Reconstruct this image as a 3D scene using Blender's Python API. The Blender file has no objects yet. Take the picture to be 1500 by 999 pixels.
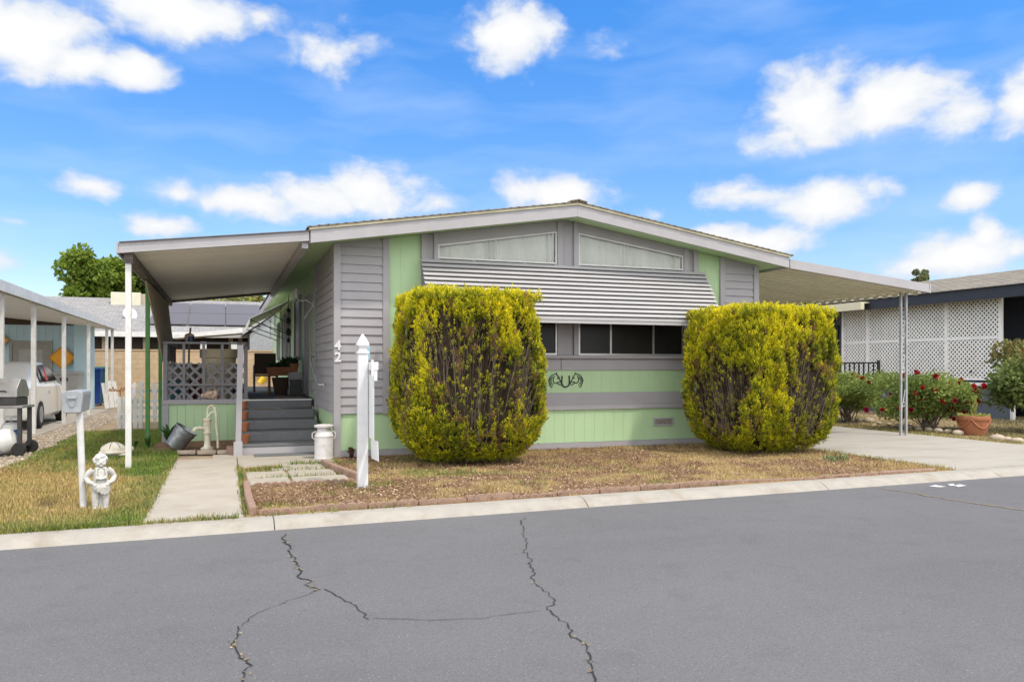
import bpy, bmesh, math, random
import numpy as np
from mathutils import Vector, Matrix
random.seed(7); RNG = np.random.default_rng(7)
C = bpy.context.scene.collection
SC = bpy.context.scene
PI = math.pi
# ---------------------------------------------------------------- survey of the place (metres; camera stands at x=y=0)
F, CX, CY, H = 1150.0, 750.0, 537.0, 1.5
YAW = math.radians(20.06); SN, CS = math.sin(YAW), math.cos(YAW)
def ray(u):
    a = (u - CX) / F
    return SN + CS * a, CS - SN * a
def at(u, v, Y):                      # point on the plane y = Y
    rx, ry = ray(u); d = Y / ry
    return Vector((rx * d, Y, H + (CY - v) * d / F))
def gp(u, v, z=0.0):                  # point on the level z
    d = (H - z) * F / (v - CY); rx, ry = ray(u)
    return Vector((rx * d, ry * d, z))
def onx(u, v, X):                     # point on the plane x = X
    rx, ry = ray(u); d = X / rx
    return Vector((X, ry * d, H + (CY - v) * d / F))
Y0 = 13.2                              # front wall of the home
def FX(u): return at(u, 500, Y0).x
# ---------------------------------------------------------------- materials
MATS = {}
def mat(name, c1, c2=None, scale=6.0, rough=0.7, metal=0.0, spec=0.4, bump=0.0, bscale=40.0, detail=4.0, stretch=(1, 1, 1), lo=0.35, hi=0.65, dirt=None, dscale=1.3, damt=0.5, dlo=.5, dhi=.72):
    m = bpy.data.materials.new(name); m.use_nodes = True
    nt = m.node_tree; n, l = nt.nodes, nt.links
    b = n['Principled BSDF']; b.inputs['Roughness'].default_value = rough; b.inputs['Metallic'].default_value = metal
    b.inputs['Specular IOR Level'].default_value = spec
    tc = n.new('ShaderNodeTexCoord'); mp = n.new('ShaderNodeMapping'); mp.inputs['Scale'].default_value = stretch
    l.new(tc.outputs['Object'], mp.inputs['Vector'])
    if c2 is None: c2 = tuple(x * 0.88 for x in c1)
    t = n.new('ShaderNodeTexNoise'); t.inputs['Scale'].default_value = scale; t.inputs['Detail'].default_value = detail; t.inputs['Roughness'].default_value = .6
    l.new(mp.outputs['Vector'], t.inputs['Vector'])
    r = n.new('ShaderNodeMapRange'); r.inputs['From Min'].default_value = lo; r.inputs['From Max'].default_value = hi
    l.new(t.outputs['Fac'], r.inputs['Value'])
    mx = n.new('ShaderNodeMix'); mx.data_type = 'RGBA'
    mx.inputs['A'].default_value = (*c1, 1); mx.inputs['B'].default_value = (*c2, 1)
    l.new(r.outputs['Result'], mx.inputs['Factor'])
    col = mx.outputs['Result']
    if dirt:
        t2 = n.new('ShaderNodeTexNoise'); t2.inputs['Scale'].default_value = dscale; t2.inputs['Detail'].default_value = 6; t2.inputs['Roughness'].default_value = .65
        l.new(mp.outputs['Vector'], t2.inputs['Vector'])
        r2 = n.new('ShaderNodeMapRange'); r2.inputs['From Min'].default_value = dlo; r2.inputs['From Max'].default_value = dhi; r2.inputs['To Max'].default_value = damt
        l.new(t2.outputs['Fac'], r2.inputs['Value'])
        m2 = n.new('ShaderNodeMix'); m2.data_type = 'RGBA'; l.new(col, m2.inputs['A']); m2.inputs['B'].default_value = (*dirt, 1)
        l.new(r2.outputs['Result'], m2.inputs['Factor']); col = m2.outputs['Result']
    l.new(col, b.inputs['Base Color'])
    if bump:
        t3 = n.new('ShaderNodeTexNoise'); t3.inputs['Scale'].default_value = bscale; t3.inputs['Detail'].default_value = 3
        l.new(mp.outputs['Vector'], t3.inputs['Vector'])
        bp = n.new('ShaderNodeBump'); bp.inputs['Strength'].default_value = bump; bp.inputs['Distance'].default_value = .02
        l.new(t3.outputs['Fac'], bp.inputs['Height']); l.new(bp.outputs['Normal'], b.inputs['Normal'])
    MATS[name] = m
    return m
def vmat(name, rough=.65, trans=.25, spec=.3):      # colour comes from each leaf or blade's own attribute
    m = bpy.data.materials.new(name); m.use_nodes = True
    nt = m.node_tree; n, l = nt.nodes, nt.links
    b = n['Principled BSDF']; b.inputs['Roughness'].default_value = rough; b.inputs['Specular IOR Level'].default_value = spec
    a = n.new('ShaderNodeAttribute'); a.attribute_name = 'Col'; l.new(a.outputs['Color'], b.inputs['Base Color'])
    if trans:
        t = n.new('ShaderNodeBsdfTranslucent'); l.new(a.outputs['Color'], t.inputs['Color'])
        ms = n.new('ShaderNodeMixShader'); ms.inputs['Fac'].default_value = trans
        l.new(b.outputs['BSDF'], ms.inputs[1]); l.new(t.outputs['BSDF'], ms.inputs[2]); l.new(ms.outputs['Shader'], n['Material Output'].inputs['Surface'])
    MATS[name] = m
    return m
# ---------------------------------------------------------------- mesh builder (world coordinates)
class MB:
    def __init__(s): s.v = []; s.f = []
    def add(s, vs, fs, M=None):
        o = len(s.v)
        s.v += [tuple(M @ Vector(p)) if M else tuple(p) for p in vs]
        s.f += [tuple(i + o for i in f) for f in fs]
        return s
    def box(s, x0, x1, y0, y1, z0, z1, M=None):
        return s.add([(x0,y0,z0),(x1,y0,z0),(x1,y1,z0),(x0,y1,z0),(x0,y0,z1),(x1,y0,z1),(x1,y1,z1),(x0,y1,z1)],
              [(0,3,2,1),(4,5,6,7),(0,1,5,4),(1,2,6,5),(2,3,7,6),(3,0,4,7)], M)
    def bar(s, p, q, w, t, up=(0,0,1)):
        p, q, up = Vector(p), Vector(q), Vector(up); d = (q - p).normalized()
        a = d.cross(up)
        if a.length < 1e-4: a = d.cross(Vector((0,1,0)))
        a.normalize(); b = a.cross(d).normalized(); a = a * w / 2; b = b * t / 2
        return s.add([p-a-b, p+a-b, p+a+b, p-a+b, q-a-b, q+a-b, q+a+b, q-a+b],
              [(0,3,2,1),(4,5,6,7),(0,1,5,4),(1,2,6,5),(2,3,7,6),(3,0,4,7)])
    def tube(s, pts, r, n=8):
        pts = [Vector(p) for p in pts]; k = len(pts)
        rs = r if isinstance(r, (list, tuple)) else [r] * k
        vs, fs, ref = [], [], None
        for i, p in enumerate(pts):
            d = (pts[min(i+1, k-1)] - pts[max(i-1, 0)])
            d = d.normalized() if d.length > 1e-9 else Vector((0,0,1))
            if ref is None: ref = d.cross(Vector((.13,.31,.94)) if abs(d.z) < .9 else Vector((1,.2,.1))).normalized()
            a = (ref - d * ref.dot(d)).normalized(); ref = a; b = d.cross(a)
            for j in range(n):
                t = 2*PI*j/n; vs.append(p + (a*math.cos(t) + b*math.sin(t)) * rs[i])
        for i in range(k-1):
            for j in range(n):
                fs.append((i*n+j, i*n+(j+1)%n, (i+1)*n+(j+1)%n, (i+1)*n+j))
        fs.append(tuple(range(n-1, -1, -1))); fs.append(tuple(range((k-1)*n, k*n)))
        return s.add(vs, fs)
    def lathe(s, prof, c=(0,0,0), n=24, M=None):          # prof: (radius, z); closed at both ends
        vs, fs = [], []; k = len(prof)
        for r, z in prof:
            for j in range(n):
                t = 2*PI*j/n; vs.append((c[0] + r*math.cos(t), c[1] + r*math.sin(t), c[2] + z))
        for i in range(k-1):
            for j in range(n):
                fs.append((i*n+j, i*n+(j+1)%n, (i+1)*n+(j+1)%n, (i+1)*n+j))
        fs.append(tuple(range(n-1, -1, -1))); fs.append(tuple(range((k-1)*n, k*n)))
        return s.add(vs, fs, M)
    def prism(s, poly, axis, a, b, M=None):
        k = len(poly)
        f = {'x': lambda p, t: (t, p[0], p[1]), 'y': lambda p, t: (p[0], t, p[1]), 'z': lambda p, t: (p[0], p[1], t)}[axis]
        vs = [f(p, a) for p in poly] + [f(p, b) for p in poly]
        fs = [tuple(range(k-1, -1, -1)), tuple(range(k, 2*k))] + [(i, (i+1)%k, k+(i+1)%k, k+i) for i in range(k)]
        return s.add(vs, fs, M)
    def ell(s, c, r, n=14, m=9, M=None):
        vs, fs = [(0,0,-1)], []
        for i in range(1, m):
            ph = -PI/2 + PI*i/m
            for j in range(n):
                t = 2*PI*j/n; vs.append((math.cos(ph)*math.cos(t), math.cos(ph)*math.sin(t), math.sin(ph)))
        vs.append((0,0,1)); L = len(vs)-1
        for j in range(n):
            fs.append((0, 1+(j+1)%n, 1+j)); fs.append((L, L-n+j, L-n+(j+1)%n))
        for i in range(m-2):
            for j in range(n):
                fs.append((1+i*n+j, 1+i*n+(j+1)%n, 1+(i+1)*n+(j+1)%n, 1+(i+1)*n+j))
        S = Matrix.Translation(Vector(c)) @ (M or Matrix.Identity(4)) @ Matrix.Diagonal((r[0], r[1], r[2], 1))
        return s.add(vs, fs, S)
    def build(s, name, m, root=None, smooth=False, bev=0.0, loc=None, recalc=True):
        o0 = Vector(loc) if loc is not None else (WLOC[root.name] if root else Vector((0,0,0)))
        me = bpy.data.meshes.new(name)
        me.from_pydata([tuple(Vector(p) - o0) for p in s.v], [], s.f)
        if recalc:
            bm = bmesh.new(); bm.from_mesh(me); bmesh.ops.recalc_face_normals(bm, faces=bm.faces); bm.to_mesh(me); bm.free()
        me.materials.append(MATS[m] if isinstance(m, str) else m)
        o = bpy.data.objects.new(name, me); C.objects.link(o)
        if root: o.parent = root; WLOC[o.name] = o0
        else: o.location = o0; WLOC[o.name] = o0
        if smooth:
            for p in me.polygons: p.use_smooth = True
            if smooth != 'all': me.set_sharp_from_angle(angle=math.radians(38))
        if bev:
            bv = o.modifiers.new('bevel', 'BEVEL'); bv.width = bev; bv.segments = 2; bv.limit_method = 'ANGLE'
        return o
WLOC = {}
def T(name, label, cat, loc, group=None):              # an Empty at the base of a thing
    o = bpy.data.objects.new(name, None); C.objects.link(o)
    o.location = loc; o.empty_display_size = .2; WLOC[o.name] = Vector(loc)
    return tag(o, label, cat, group)
def tag(o, label=None, cat=None, group=None, kind=None):
    if label: o['label'] = label
    if cat: o['category'] = cat
    if group: o['group'] = group
    if kind: o['kind'] = kind
    return o
def copy_tree(o, parent=None):
    c = o.copy(); C.objects.link(c)
    if parent: c.parent = parent
    for ch in list(o.children): copy_tree(ch, c)
    return c
def npmesh(name, V, nper, cols, m, root=None, loc=None, kind=None):      # N polygons of nper own vertices, each with its own colour
    o0 = np.array(loc if loc is not None else (WLOC[root.name] if root else (0,0,0)), float)
    N = len(V) // nper
    me = bpy.data.meshes.new(name)
    me.vertices.add(len(V)); me.vertices.foreach_set('co', (V - o0).astype(np.float32).ravel())
    me.loops.add(len(V)); me.loops.foreach_set('vertex_index', np.arange(len(V), dtype=np.int32))
    me.polygons.add(N); me.polygons.foreach_set('loop_start', np.arange(0, len(V), nper, dtype=np.int32))
    me.update(calc_edges=True)
    if cols is not None:
        ca = me.color_attributes.new('Col', 'FLOAT_COLOR', 'POINT')
        c4 = np.ones((len(V), 4), np.float32); c4[:, :3] = np.repeat(cols, nper, axis=0) if len(cols) == N else cols
        ca.data.foreach_set('color', c4.ravel())
    me.materials.append(MATS[m])
    o = bpy.data.objects.new(name, me); C.objects.link(o)
    WLOC[o.name] = Vector(o0)
    if root: o.parent = root
    else: o.location = o0
    if kind: o['kind'] = kind
    return o
def unit(a): return a / np.maximum(np.linalg.norm(a, axis=-1, keepdims=True), 1e-9)
def leafquads(P, D, L, W, sidefix=None):               # diamond leaves: base P, direction D, length L, width W
    N = len(P); R = RNG.normal(size=(N, 3)); D = unit(D)
    S = unit(np.cross(D, R)) * (W/2)[:, None]; mid = P + D * (L * .5)[:, None]
    V = np.empty((N, 4, 3)); V[:, 0] = P; V[:, 1] = mid + S; V[:, 2] = P + D * L[:, None]; V[:, 3] = mid - S
    return V.reshape(-1, 3)
def hash2(ix, iy, seed):
    h = np.sin(ix * 127.1 + iy * 311.7 + seed * 74.7) * 43758.5453
    return h - np.floor(h)
def vnoise(x, y, seed=0):
    ix, iy = np.floor(x), np.floor(y); fx, fy = x - ix, y - iy
    fx, fy = fx*fx*(3-2*fx), fy*fy*(3-2*fy)
    a, b, c, d = hash2(ix,iy,seed), hash2(ix+1,iy,seed), hash2(ix,iy+1,seed), hash2(ix+1,iy+1,seed)
    return (a*(1-fx)+b*fx)*(1-fy) + (c*(1-fx)+d*fx)*fy
def fbm(x, y, s, seed=0, o=4):
    t, amp, w = 0, .5, 0
    for i in range(o):
        t = t + amp * vnoise(x*s*2**i, y*s*2**i, seed+i*3.3); w += amp; amp *= .55
    return t / w
def sstep(a, b, x):
    t = np.clip((x-a)/(b-a), 0, 1); return t*t*(3-2*t)
def mixc(a, b, t): return np.asarray(a) * (1 - t[:, None]) + np.asarray(b) * t[:, None]
# ---------------------------------------------------------------- palette
mat('green_paint', (.42,.575,.335), (.395,.545,.315), scale=1.5, rough=.6, dirt=(.31,.43,.22), dscale=.9, damt=.35, stretch=(1,1,.5))
mat('grey_paint', (.345,.328,.342), (.325,.308,.322), scale=2, rough=.6, dirt=(.27,.255,.26), dscale=1.4, damt=.4)
mat('rail_grey', (.20,.19,.2), (.17,.162,.17), scale=3, rough=.65, dirt=(.27,.26,.26), dscale=4, damt=.5)
mat('light_grey_paint', (.385,.368,.378), (.36,.345,.352), scale=2, rough=.55, dirt=(.33,.31,.3), dscale=2, damt=.5)
mat('cream_edge', (.62,.57,.40), rough=.6)
mat('awning_white', (.42,.408,.41), (.39,.38,.382), scale=3, rough=.45, dirt=(.33,.315,.31), dscale=2.2, damt=.35, stretch=(.4,1,1))
mat('white_paint', (.66,.65,.63), (.60,.59,.57), scale=4, rough=.5, dirt=(.42,.39,.35), dscale=5, damt=.6)
mat('vinyl_white', (.68,.68,.69), (.65,.65,.66), scale=4, rough=.4, dirt=(.5,.48,.44), dscale=6, damt=.45)
mat('pan_white', (.82,.79,.74), (.77,.73,.68), scale=1.2, rough=.5, dirt=(.6,.56,.5), dscale=.7, damt=.5, stretch=(.25,2,1))
mat('pan_beige', (.74,.69,.54), (.68,.63,.49), scale=1.2, rough=.5, dirt=(.6,.55,.42), dscale=.9, damt=.4, stretch=(.25,2,1))
mat('wood_dark', (.10,.085,.075), (.16,.13,.11), scale=5, rough=.8)
mat('carpet', (.175,.177,.183), (.135,.137,.143), scale=55, rough=.98, spec=.1, bump=.5, bscale=120, dirt=(.2,.2,.2), dscale=2.5, damt=.5)
mat('dark_glass', (.016,.015,.015), (.022,.020,.019), scale=3, rough=.3, spec=.22)
mat('screen_dark', (.02,.02,.02), rough=.5)
mat('curtain', (.80,.80,.75), (.66,.67,.61), scale=2, rough=.9, stretch=(2.4,1,.35), lo=.32, hi=.68)
mat('metal_frame', (.55,.54,.52), rough=.35, metal=.6)
mat('galvanised', (.20,.215,.22), (.30,.315,.32), scale=14, rough=.45, metal=.75, dirt=(.18,.17,.15), dscale=6, damt=.5)
mat('aluminium_dull', (.40,.41,.42), (.32,.33,.34), scale=8, rough=.5, metal=.45)
mat('plaster', (.56,.55,.52), (.46,.44,.40), scale=14, rough=.75, bump=.25, bscale=60, dirt=(.46,.43,.36), dscale=16, damt=.55)
mat('turtle_shell', (.80,.74,.62), (.68,.60,.46), scale=9, rough=.7, dirt=(.3,.24,.17), dscale=14, damt=.4)
mat('can_white', (.62,.60,.59), (.55,.53,.52), scale=5, rough=.5, dirt=(.42,.33,.27), dscale=9, damt=.55)
mat('pump_cream', (.70,.66,.52), (.58,.53,.4), scale=12, rough=.6, dirt=(.35,.22,.12), dscale=11, damt=.7)
mat('terracotta', (.34,.13,.06), (.27,.10,.05), scale=10, rough=.8, bump=.2, dirt=(.42,.22,.13), dscale=6, damt=.4)
mat('edging_concrete', (.31,.195,.14), (.235,.15,.11), scale=12, rough=.9, bump=.6, bscale=70, dirt=(.30,.23,.17), dscale=8, damt=.6)
mat('black_metal', (.02,.02,.021), rough=.45)
mat('rubber', (.022,.022,.022), rough=.8)
mat('navy_paint', (.075,.09,.125), (.065,.08,.11), scale=2, rough=.6)
mat('navy_dark', (.028,.031,.042), rough=.6)
mat('slate_wall', (.105,.118,.145), (.095,.106,.13), scale=2, rough=.65)
mat('lattice_white', (.82,.80,.77), (.76,.74,.70), scale=4, rough=.6, dirt=(.5,.45,.38), dscale=3, damt=.4)
mat('bluish_wall', (.44,.60,.66), (.40,.56,.62), scale=1.6, rough=.6)
mat('brown_shade', (.07,.045,.03), rough=.9)
mat('door_grey', (.30,.29,.26), rough=.6)
mat('sign_amber', (.80,.36,.012), (.74,.32,.01), scale=3, rough=.4)
mat('car_white', (.72,.72,.69), (.70,.70,.67), scale=2, rough=.2, spec=.6)
mat('car_glass', (.02,.024,.028), rough=.08, spec=.4)
mat('red_patch', (.5,.06,.06), rough=.9)
mat('bin_blue', (.02,.07,.28), rough=.5)
mat('bin_green', (.02,.13,.06), rough=.5)
mat('bin_grey', (.38,.38,.36), rough=.6)
mat('block_wall', (.46,.335,.21), (.38,.275,.17), scale=14, rough=.95, bump=.5, bscale=40, dirt=(.52,.41,.28), dscale=1.2, damt=.6)
mat('house_cream', (.42,.34,.24), rough=.8)
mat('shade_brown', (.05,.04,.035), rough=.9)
mat('solar_panel', (.125,.12,.132), (.115,.11,.12), scale=.5, rough=.6, spec=.15)
mat('ac_cream', (.62,.58,.46), (.55,.52,.4), scale=3, rough=.6)
mat('green_post', (.045,.16,.035), (.06,.19,.045), scale=6, rough=.6, dirt=(.14,.2,.1), dscale=5, damt=.5)
mat('bamboo', (.42,.34,.25), (.32,.25,.18), scale=8, rough=.85, stretch=(6,6,1), dirt=(.2,.15,.11), dscale=2.5, damt=.5)
mat('bark_wood', (.10,.07,.05), (.16,.125,.095), scale=9, rough=.95, bump=.5, stretch=(1,1,.25))
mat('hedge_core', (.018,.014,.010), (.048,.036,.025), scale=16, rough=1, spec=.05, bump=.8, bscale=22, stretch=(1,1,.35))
mat('twig_grey', (.21,.165,.13), (.10,.075,.055), scale=12, rough=.95)
mat('crack_dark', (.04,.038,.036), rough=1, spec=.1)
mat('crack_fill', (.36,.27,.15), (.14,.10,.06), scale=30, rough=1, spec=.1)
mat('road_paint', (.62,.62,.6), (.4,.4,.4), scale=18, rough=.8)
mat('light_blue', (.28,.52,.62), rough=.4)
mat('sheet_white', (.74,.75,.74), (.66,.67,.66), scale=4, rough=.3)
mat('soil', (.17,.10,.065), (.25,.155,.10), scale=10, rough=1, spec=.1, bump=.8, bscale=50)
mat('pot_beige', (.45,.38,.25), rough=.7)
mat('pot_blue', (.02,.05,.12), rough=.4)
mat('pot_teal', (.015,.08,.11), rough=.4)
mat('pot_red', (.10,.012,.015), rough=.4)
mat('coral', (.62,.48,.38), (.42,.28,.2), scale=20, rough=.9, bump=.6, bscale=40)
mat('yellow_plastic', (.75,.52,.03), rough=.5)
mat('paper_white', (.75,.75,.72), rough=.6)
mat('rust', (.22,.09,.035), (.35,.16,.06), scale=20, rough=.9)
mat('stone_pale', (.45,.37,.29), (.33,.27,.21), scale=9, rough=.95, bump=.4)
mat('grill_steel', (.33,.32,.31), (.27,.26,.25), scale=6, rough=.4, metal=.5, dirt=(.15,.13,.11), dscale=4, damt=.4)
mat('grill_dark', (.045,.043,.042), rough=.55)
mat('tank_white', (.66,.66,.64), (.58,.58,.56), scale=7, rough=.45, dirt=(.35,.28,.2), dscale=6, damt=.5)
mat('vent_grille', (.16,.12,.10), (.3,.27,.25), scale=30, rough=.7)
mat('label_blue', (.05,.13,.36), (.6,.6,.6), scale=16, rough=.5, lo=.5, hi=.55)
vmat('leaf', trans=.33); vmat('blade', rough=.75, trans=.2); vmat('chip', rough=.95, trans=0, spec=.1); vmat('ground_tint', rough=1, trans=0, spec=.05); vmat('petal', rough=.6, trans=.15)

def brickmat(name, c1, c2, c3, bw, bh, mort, plane, msz=.01):     # shingles, blocks
    m = bpy.data.materials.new(name); m.use_nodes = True
    nt = m.node_tree; n, l = nt.nodes, nt.links; b = n['Principled BSDF']; b.inputs['Roughness'].default_value = .95; b.inputs['Specular IOR Level'].default_value = .1
    tc = n.new('ShaderNodeTexCoord'); sp = n.new('ShaderNodeSeparateXYZ'); cb = n.new('ShaderNodeCombineXYZ')
    l.new(tc.outputs['Object'], sp.inputs[0]); l.new(sp.outputs[plane[0]], cb.inputs[0]); l.new(sp.outputs[plane[1]], cb.inputs[1])
    br = n.new('ShaderNodeTexBrick'); br.inputs['Color1'].default_value = (*c1,1); br.inputs['Color2'].default_value = (*c2,1); br.inputs['Mortar'].default_value = (*mort,1)
    br.inputs['Scale'].default_value = 1; br.inputs['Brick Width'].default_value = bw; br.inputs['Row Height'].default_value = bh; br.inputs['Mortar Size'].default_value = msz; br.inputs['Bias'].default_value = 0
    l.new(cb.outputs[0], br.inputs['Vector'])
    t = n.new('ShaderNodeTexNoise'); t.inputs['Scale'].default_value = 5; t.inputs['Detail'].default_value = 8; l.new(tc.outputs['Object'], t.inputs['Vector'])
    r = n.new('ShaderNodeMapRange'); r.inputs['From Min'].default_value = .35; r.inputs['From Max'].default_value = .7; r.inputs['To Max'].default_value = .6
    l.new(t.outputs['Fac'], r.inputs['Value'])
    mx = n.new('ShaderNodeMix'); mx.data_type = 'RGBA'; l.new(br.outputs['Color'], mx.inputs['A']); mx.inputs['B'].default_value = (*c3,1); l.new(r.outputs['Result'], mx.inputs['Factor'])
    l.new(mx.outputs['Result'], b.inputs['Base Color'])
    bp = n.new('ShaderNodeBump'); bp.inputs['Strength'].default_value = .6; bp.inputs['Distance'].default_value = .01; l.new(br.outputs['Fac'], bp.inputs['Height']); bp.invert = True
    l.new(bp.outputs['Normal'], b.inputs['Normal']); MATS[name] = m
brickmat('shingle_brown', (.16,.13,.10), (.22,.185,.14), (.27,.24,.2), .3, .14, (.05,.04,.035), (1,0))
brickmat('shingle_grey', (.21,.20,.20), (.28,.27,.265), (.33,.32,.31), .35, .16, (.10,.10,.10), (0,1))
brickmat('shingle_tan', (.34,.30,.26), (.46,.42,.36), (.40,.36,.31), .35, .16, (.17,.15,.13), (1,0))
brickmat('block_course', (.46,.335,.21), (.42,.305,.19), (.52,.40,.27), .4, .2, (.36,.26,.17), (0,2))

def asphalt():
    m = bpy.data.materials.new('asphalt'); m.use_nodes = True
    nt = m.node_tree; n, l = nt.nodes, nt.links; b = n['Principled BSDF']; b.inputs['Roughness'].default_value = .88; b.inputs['Specular IOR Level'].default_value = .25
    tc = n.new('ShaderNodeTexCoord')
    def noise(sc, det, lo, hi, to, st=(1,1,1)):
        mp = n.new('ShaderNodeMapping'); mp.inputs['Scale'].default_value = st; l.new(tc.outputs['Object'], mp.inputs['Vector'])
        t = n.new('ShaderNodeTexNoise'); t.inputs['Scale'].default_value = sc; t.inputs['Detail'].default_value = det; l.new(mp.outputs['Vector'], t.inputs['Vector'])
        r = n.new('ShaderNodeMapRange'); r.inputs['From Min'].default_value = lo; r.inputs['From Max'].default_value = hi; r.inputs['To Max'].default_value = to
        l.new(t.outputs['Fac'], r.inputs['Value']); return r.outputs['Result'], t.outputs['Fac']
    def mix(a, col, f):
        x = n.new('ShaderNodeMix'); x.data_type = 'RGBA'
        if isinstance(a, tuple): x.inputs['A'].default_value = (*a,1)
        else: l.new(a, x.inputs['A'])
        x.inputs['B'].default_value = (*col,1); l.new(f, x.inputs['Factor']); return x.outputs['Result']
    f1, _ = noise(.35, 5, .35, .65, 1); f2, _ = noise(110, 2, .48, .72, .55); f3, _ = noise(3.2, 6, .54, .72, .3); f4, _ = noise(1.1, 4, .52, .7, .3, (.25, 1.6, 1)); f5, h5 = noise(60, 2, .64, .74, .9)
    c = mix((.142,.138,.140), (.125,.121,.123), f1); c = mix(c, (.156,.150,.151), f4); c = mix(c, (.098,.094,.096), f3); c = mix(c, (.055,.054,.056), f2); c = mix(c, (.25,.24,.235), f5)
    l.new(c, b.inputs['Base Color'])
    bp = n.new('ShaderNodeBump'); bp.inputs['Strength'].default_value = .35; bp.inputs['Distance'].default_value = .01; l.new(h5, bp.inputs['Height']); l.new(bp.outputs['Normal'], b.inputs['Normal'])
    MATS['asphalt'] = m
asphalt()
mat('kerb_concrete', (.345,.315,.27), (.30,.275,.24), scale=5, rough=.9, bump=.3, bscale=60, dirt=(.24,.20,.15), dscale=3.0, damt=.75)
mat('path_concrete', (.375,.335,.28), (.335,.295,.245), scale=3, rough=.9, bump=.25, bscale=60, dirt=(.27,.23,.18), dscale=1.8, damt=.65)
mat('drive_concrete', (.36,.325,.28), (.325,.295,.25), scale=2, rough=.9, bump=.25, bscale=60, dirt=(.25,.22,.18), dscale=.8, damt=.7, stretch=(.6,1.6,1))
mat('paver_stone', (.36,.32,.26), (.29,.26,.21), scale=7, rough=.95, bump=.5, bscale=50, dirt=(.28,.24,.19), dscale=3, damt=.6)
mat('dirt_ground', (.27,.20,.14), (.36,.28,.19), scale=2.5, rough=1, spec=.05, bump=.5, bscale=20, dirt=(.2,.17,.08), dscale=.6, damt=.6)
mat('gravel_bed', (.34,.29,.23), (.22,.18,.14), scale=22, rough=1, spec=.05, bump=1, bscale=35)
# ================================================================ SETTING
def KY(x): return 7.93 + .0228 * x              # front edge of the kerb
def sheet(name, poly, z, m, kind='structure', th=0.0):
    b = MB()
    if th: b.prism(poly, 'z', z - th, z)
    else: b.add([(p[0], p[1], z) for p in poly], [tuple(range(len(poly)))])
    o = b.build(name, m); o['kind'] = kind; return o
BIG = 220
sheet('ground', [(-BIG, KY(-BIG)+.24), (BIG, KY(BIG)+.24), (BIG, 420), (-BIG, 420)], -.02, 'dirt_ground')
road = sheet('road', [(-BIG, -120), (BIG, -120), (BIG, KY(BIG)+.02), (-BIG, KY(-BIG)+.02)], -.085, 'asphalt')
def strip(px, wfun, jit, seed, z=-.079):
    r = random.Random(seed); pts = [gp(u, v, z) for u, v in px]; out = []
    for a, b in zip(pts, pts[1:]):
        k = max(2, int((b - a).length / .045))
        for i in range(k): out.append(a.lerp(b, i / k))
    out.append(pts[-1])
    d = Vector((0, 0, 0)); P = []
    for p in out:
        d = d * .55 + Vector((r.gauss(0, jit), r.gauss(0, jit), 0)); P.append(p + d)
    b = MB(); n = len(P); vs = []
    for i, p in enumerate(P):
        t = (P[min(i+1, n-1)] - P[max(i-1, 0)]); t.normalize(); s = Vector((-t.y, t.x, 0)); w = wfun(i / n) * r.uniform(.45, 1.35)
        vs += [p + s * w / 2, p - s * w / 2]
    b.add(vs, [(2*i, 2*i+1, 2*i+3, 2*i+2) for i in range(n-1)]); return b, P
CR = [([(415,783),(428,820),(440,838),(452,853),(470,862)], lambda t: .013, .018, 1),
      ([(470,862),(500,873),(525,888),(546,905)], lambda t: .007, .010, 2),
      ([(546,905),(620,907),(700,904),(795,893)], lambda t: .0045, .006, 3),
      ([(470,862),(420,880),(380,895),(352,915)], lambda t: .005, .008, 4),
      ([(352,915),(340,935),(350,958),(360,975),(357,1010)], lambda t: .009, .012, 5),
      ([(768,757),(764,775),(772,800),(770,815),(785,835),(783,852),(805,868),(812,878),(803,893),(830,913),(845,935),(858,960),(869,1010)], lambda t: .008, .014, 6)]
crack_pts = []
for px, wf, jt, sd in CR:
    b, P = strip(px, wf, jt, sd); b.build('crack', 'crack_dark', road, recalc=False)
    crack_pts += [(p, sd) for p in P]
b, P = strip([(1285,715),(1340,722),(1400,733),(1510,748)], lambda t: .03, .02, 8); b.build('crack', 'crack_fill', road, recalc=False)
b = MB(); r = random.Random(4)                        # dry litter caught in the wide cracks
for p, sd in crack_pts:
    if sd in (1, 5, 6) and r.random() < (.5 if sd != 6 else .1):
        for k in range(3):
            c = p + Vector((r.gauss(0,.02), r.gauss(0,.02), 0)); s = r.uniform(.004, .013); a = r.uniform(0, 6)
            b.add([c + Vector((math.cos(a+q)*s, math.sin(a+q)*s*.6, .002 + r.uniform(0,.008))) for q in (0, 1.6, 3.1, 4.6)], [(0,1,2,3)])
o = b.build('crack_litter', 'crack_fill', road, recalc=False)
b = MB()                                              # worn white paint by the driveway
for quad in ([(1360,712),(1370,710),(1386,712.6),(1376,713.4)], [(1388,709),(1396,708),(1400,711),(1393,711.5)], [(1398,711),(1406,709),(1416,711),(1404,713)]):
    b.add([gp(u, v, -.080) for u, v in quad], [(0,1,2,3)])
b.build('painted_mark', 'road_paint', road, recalc=False)
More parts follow.
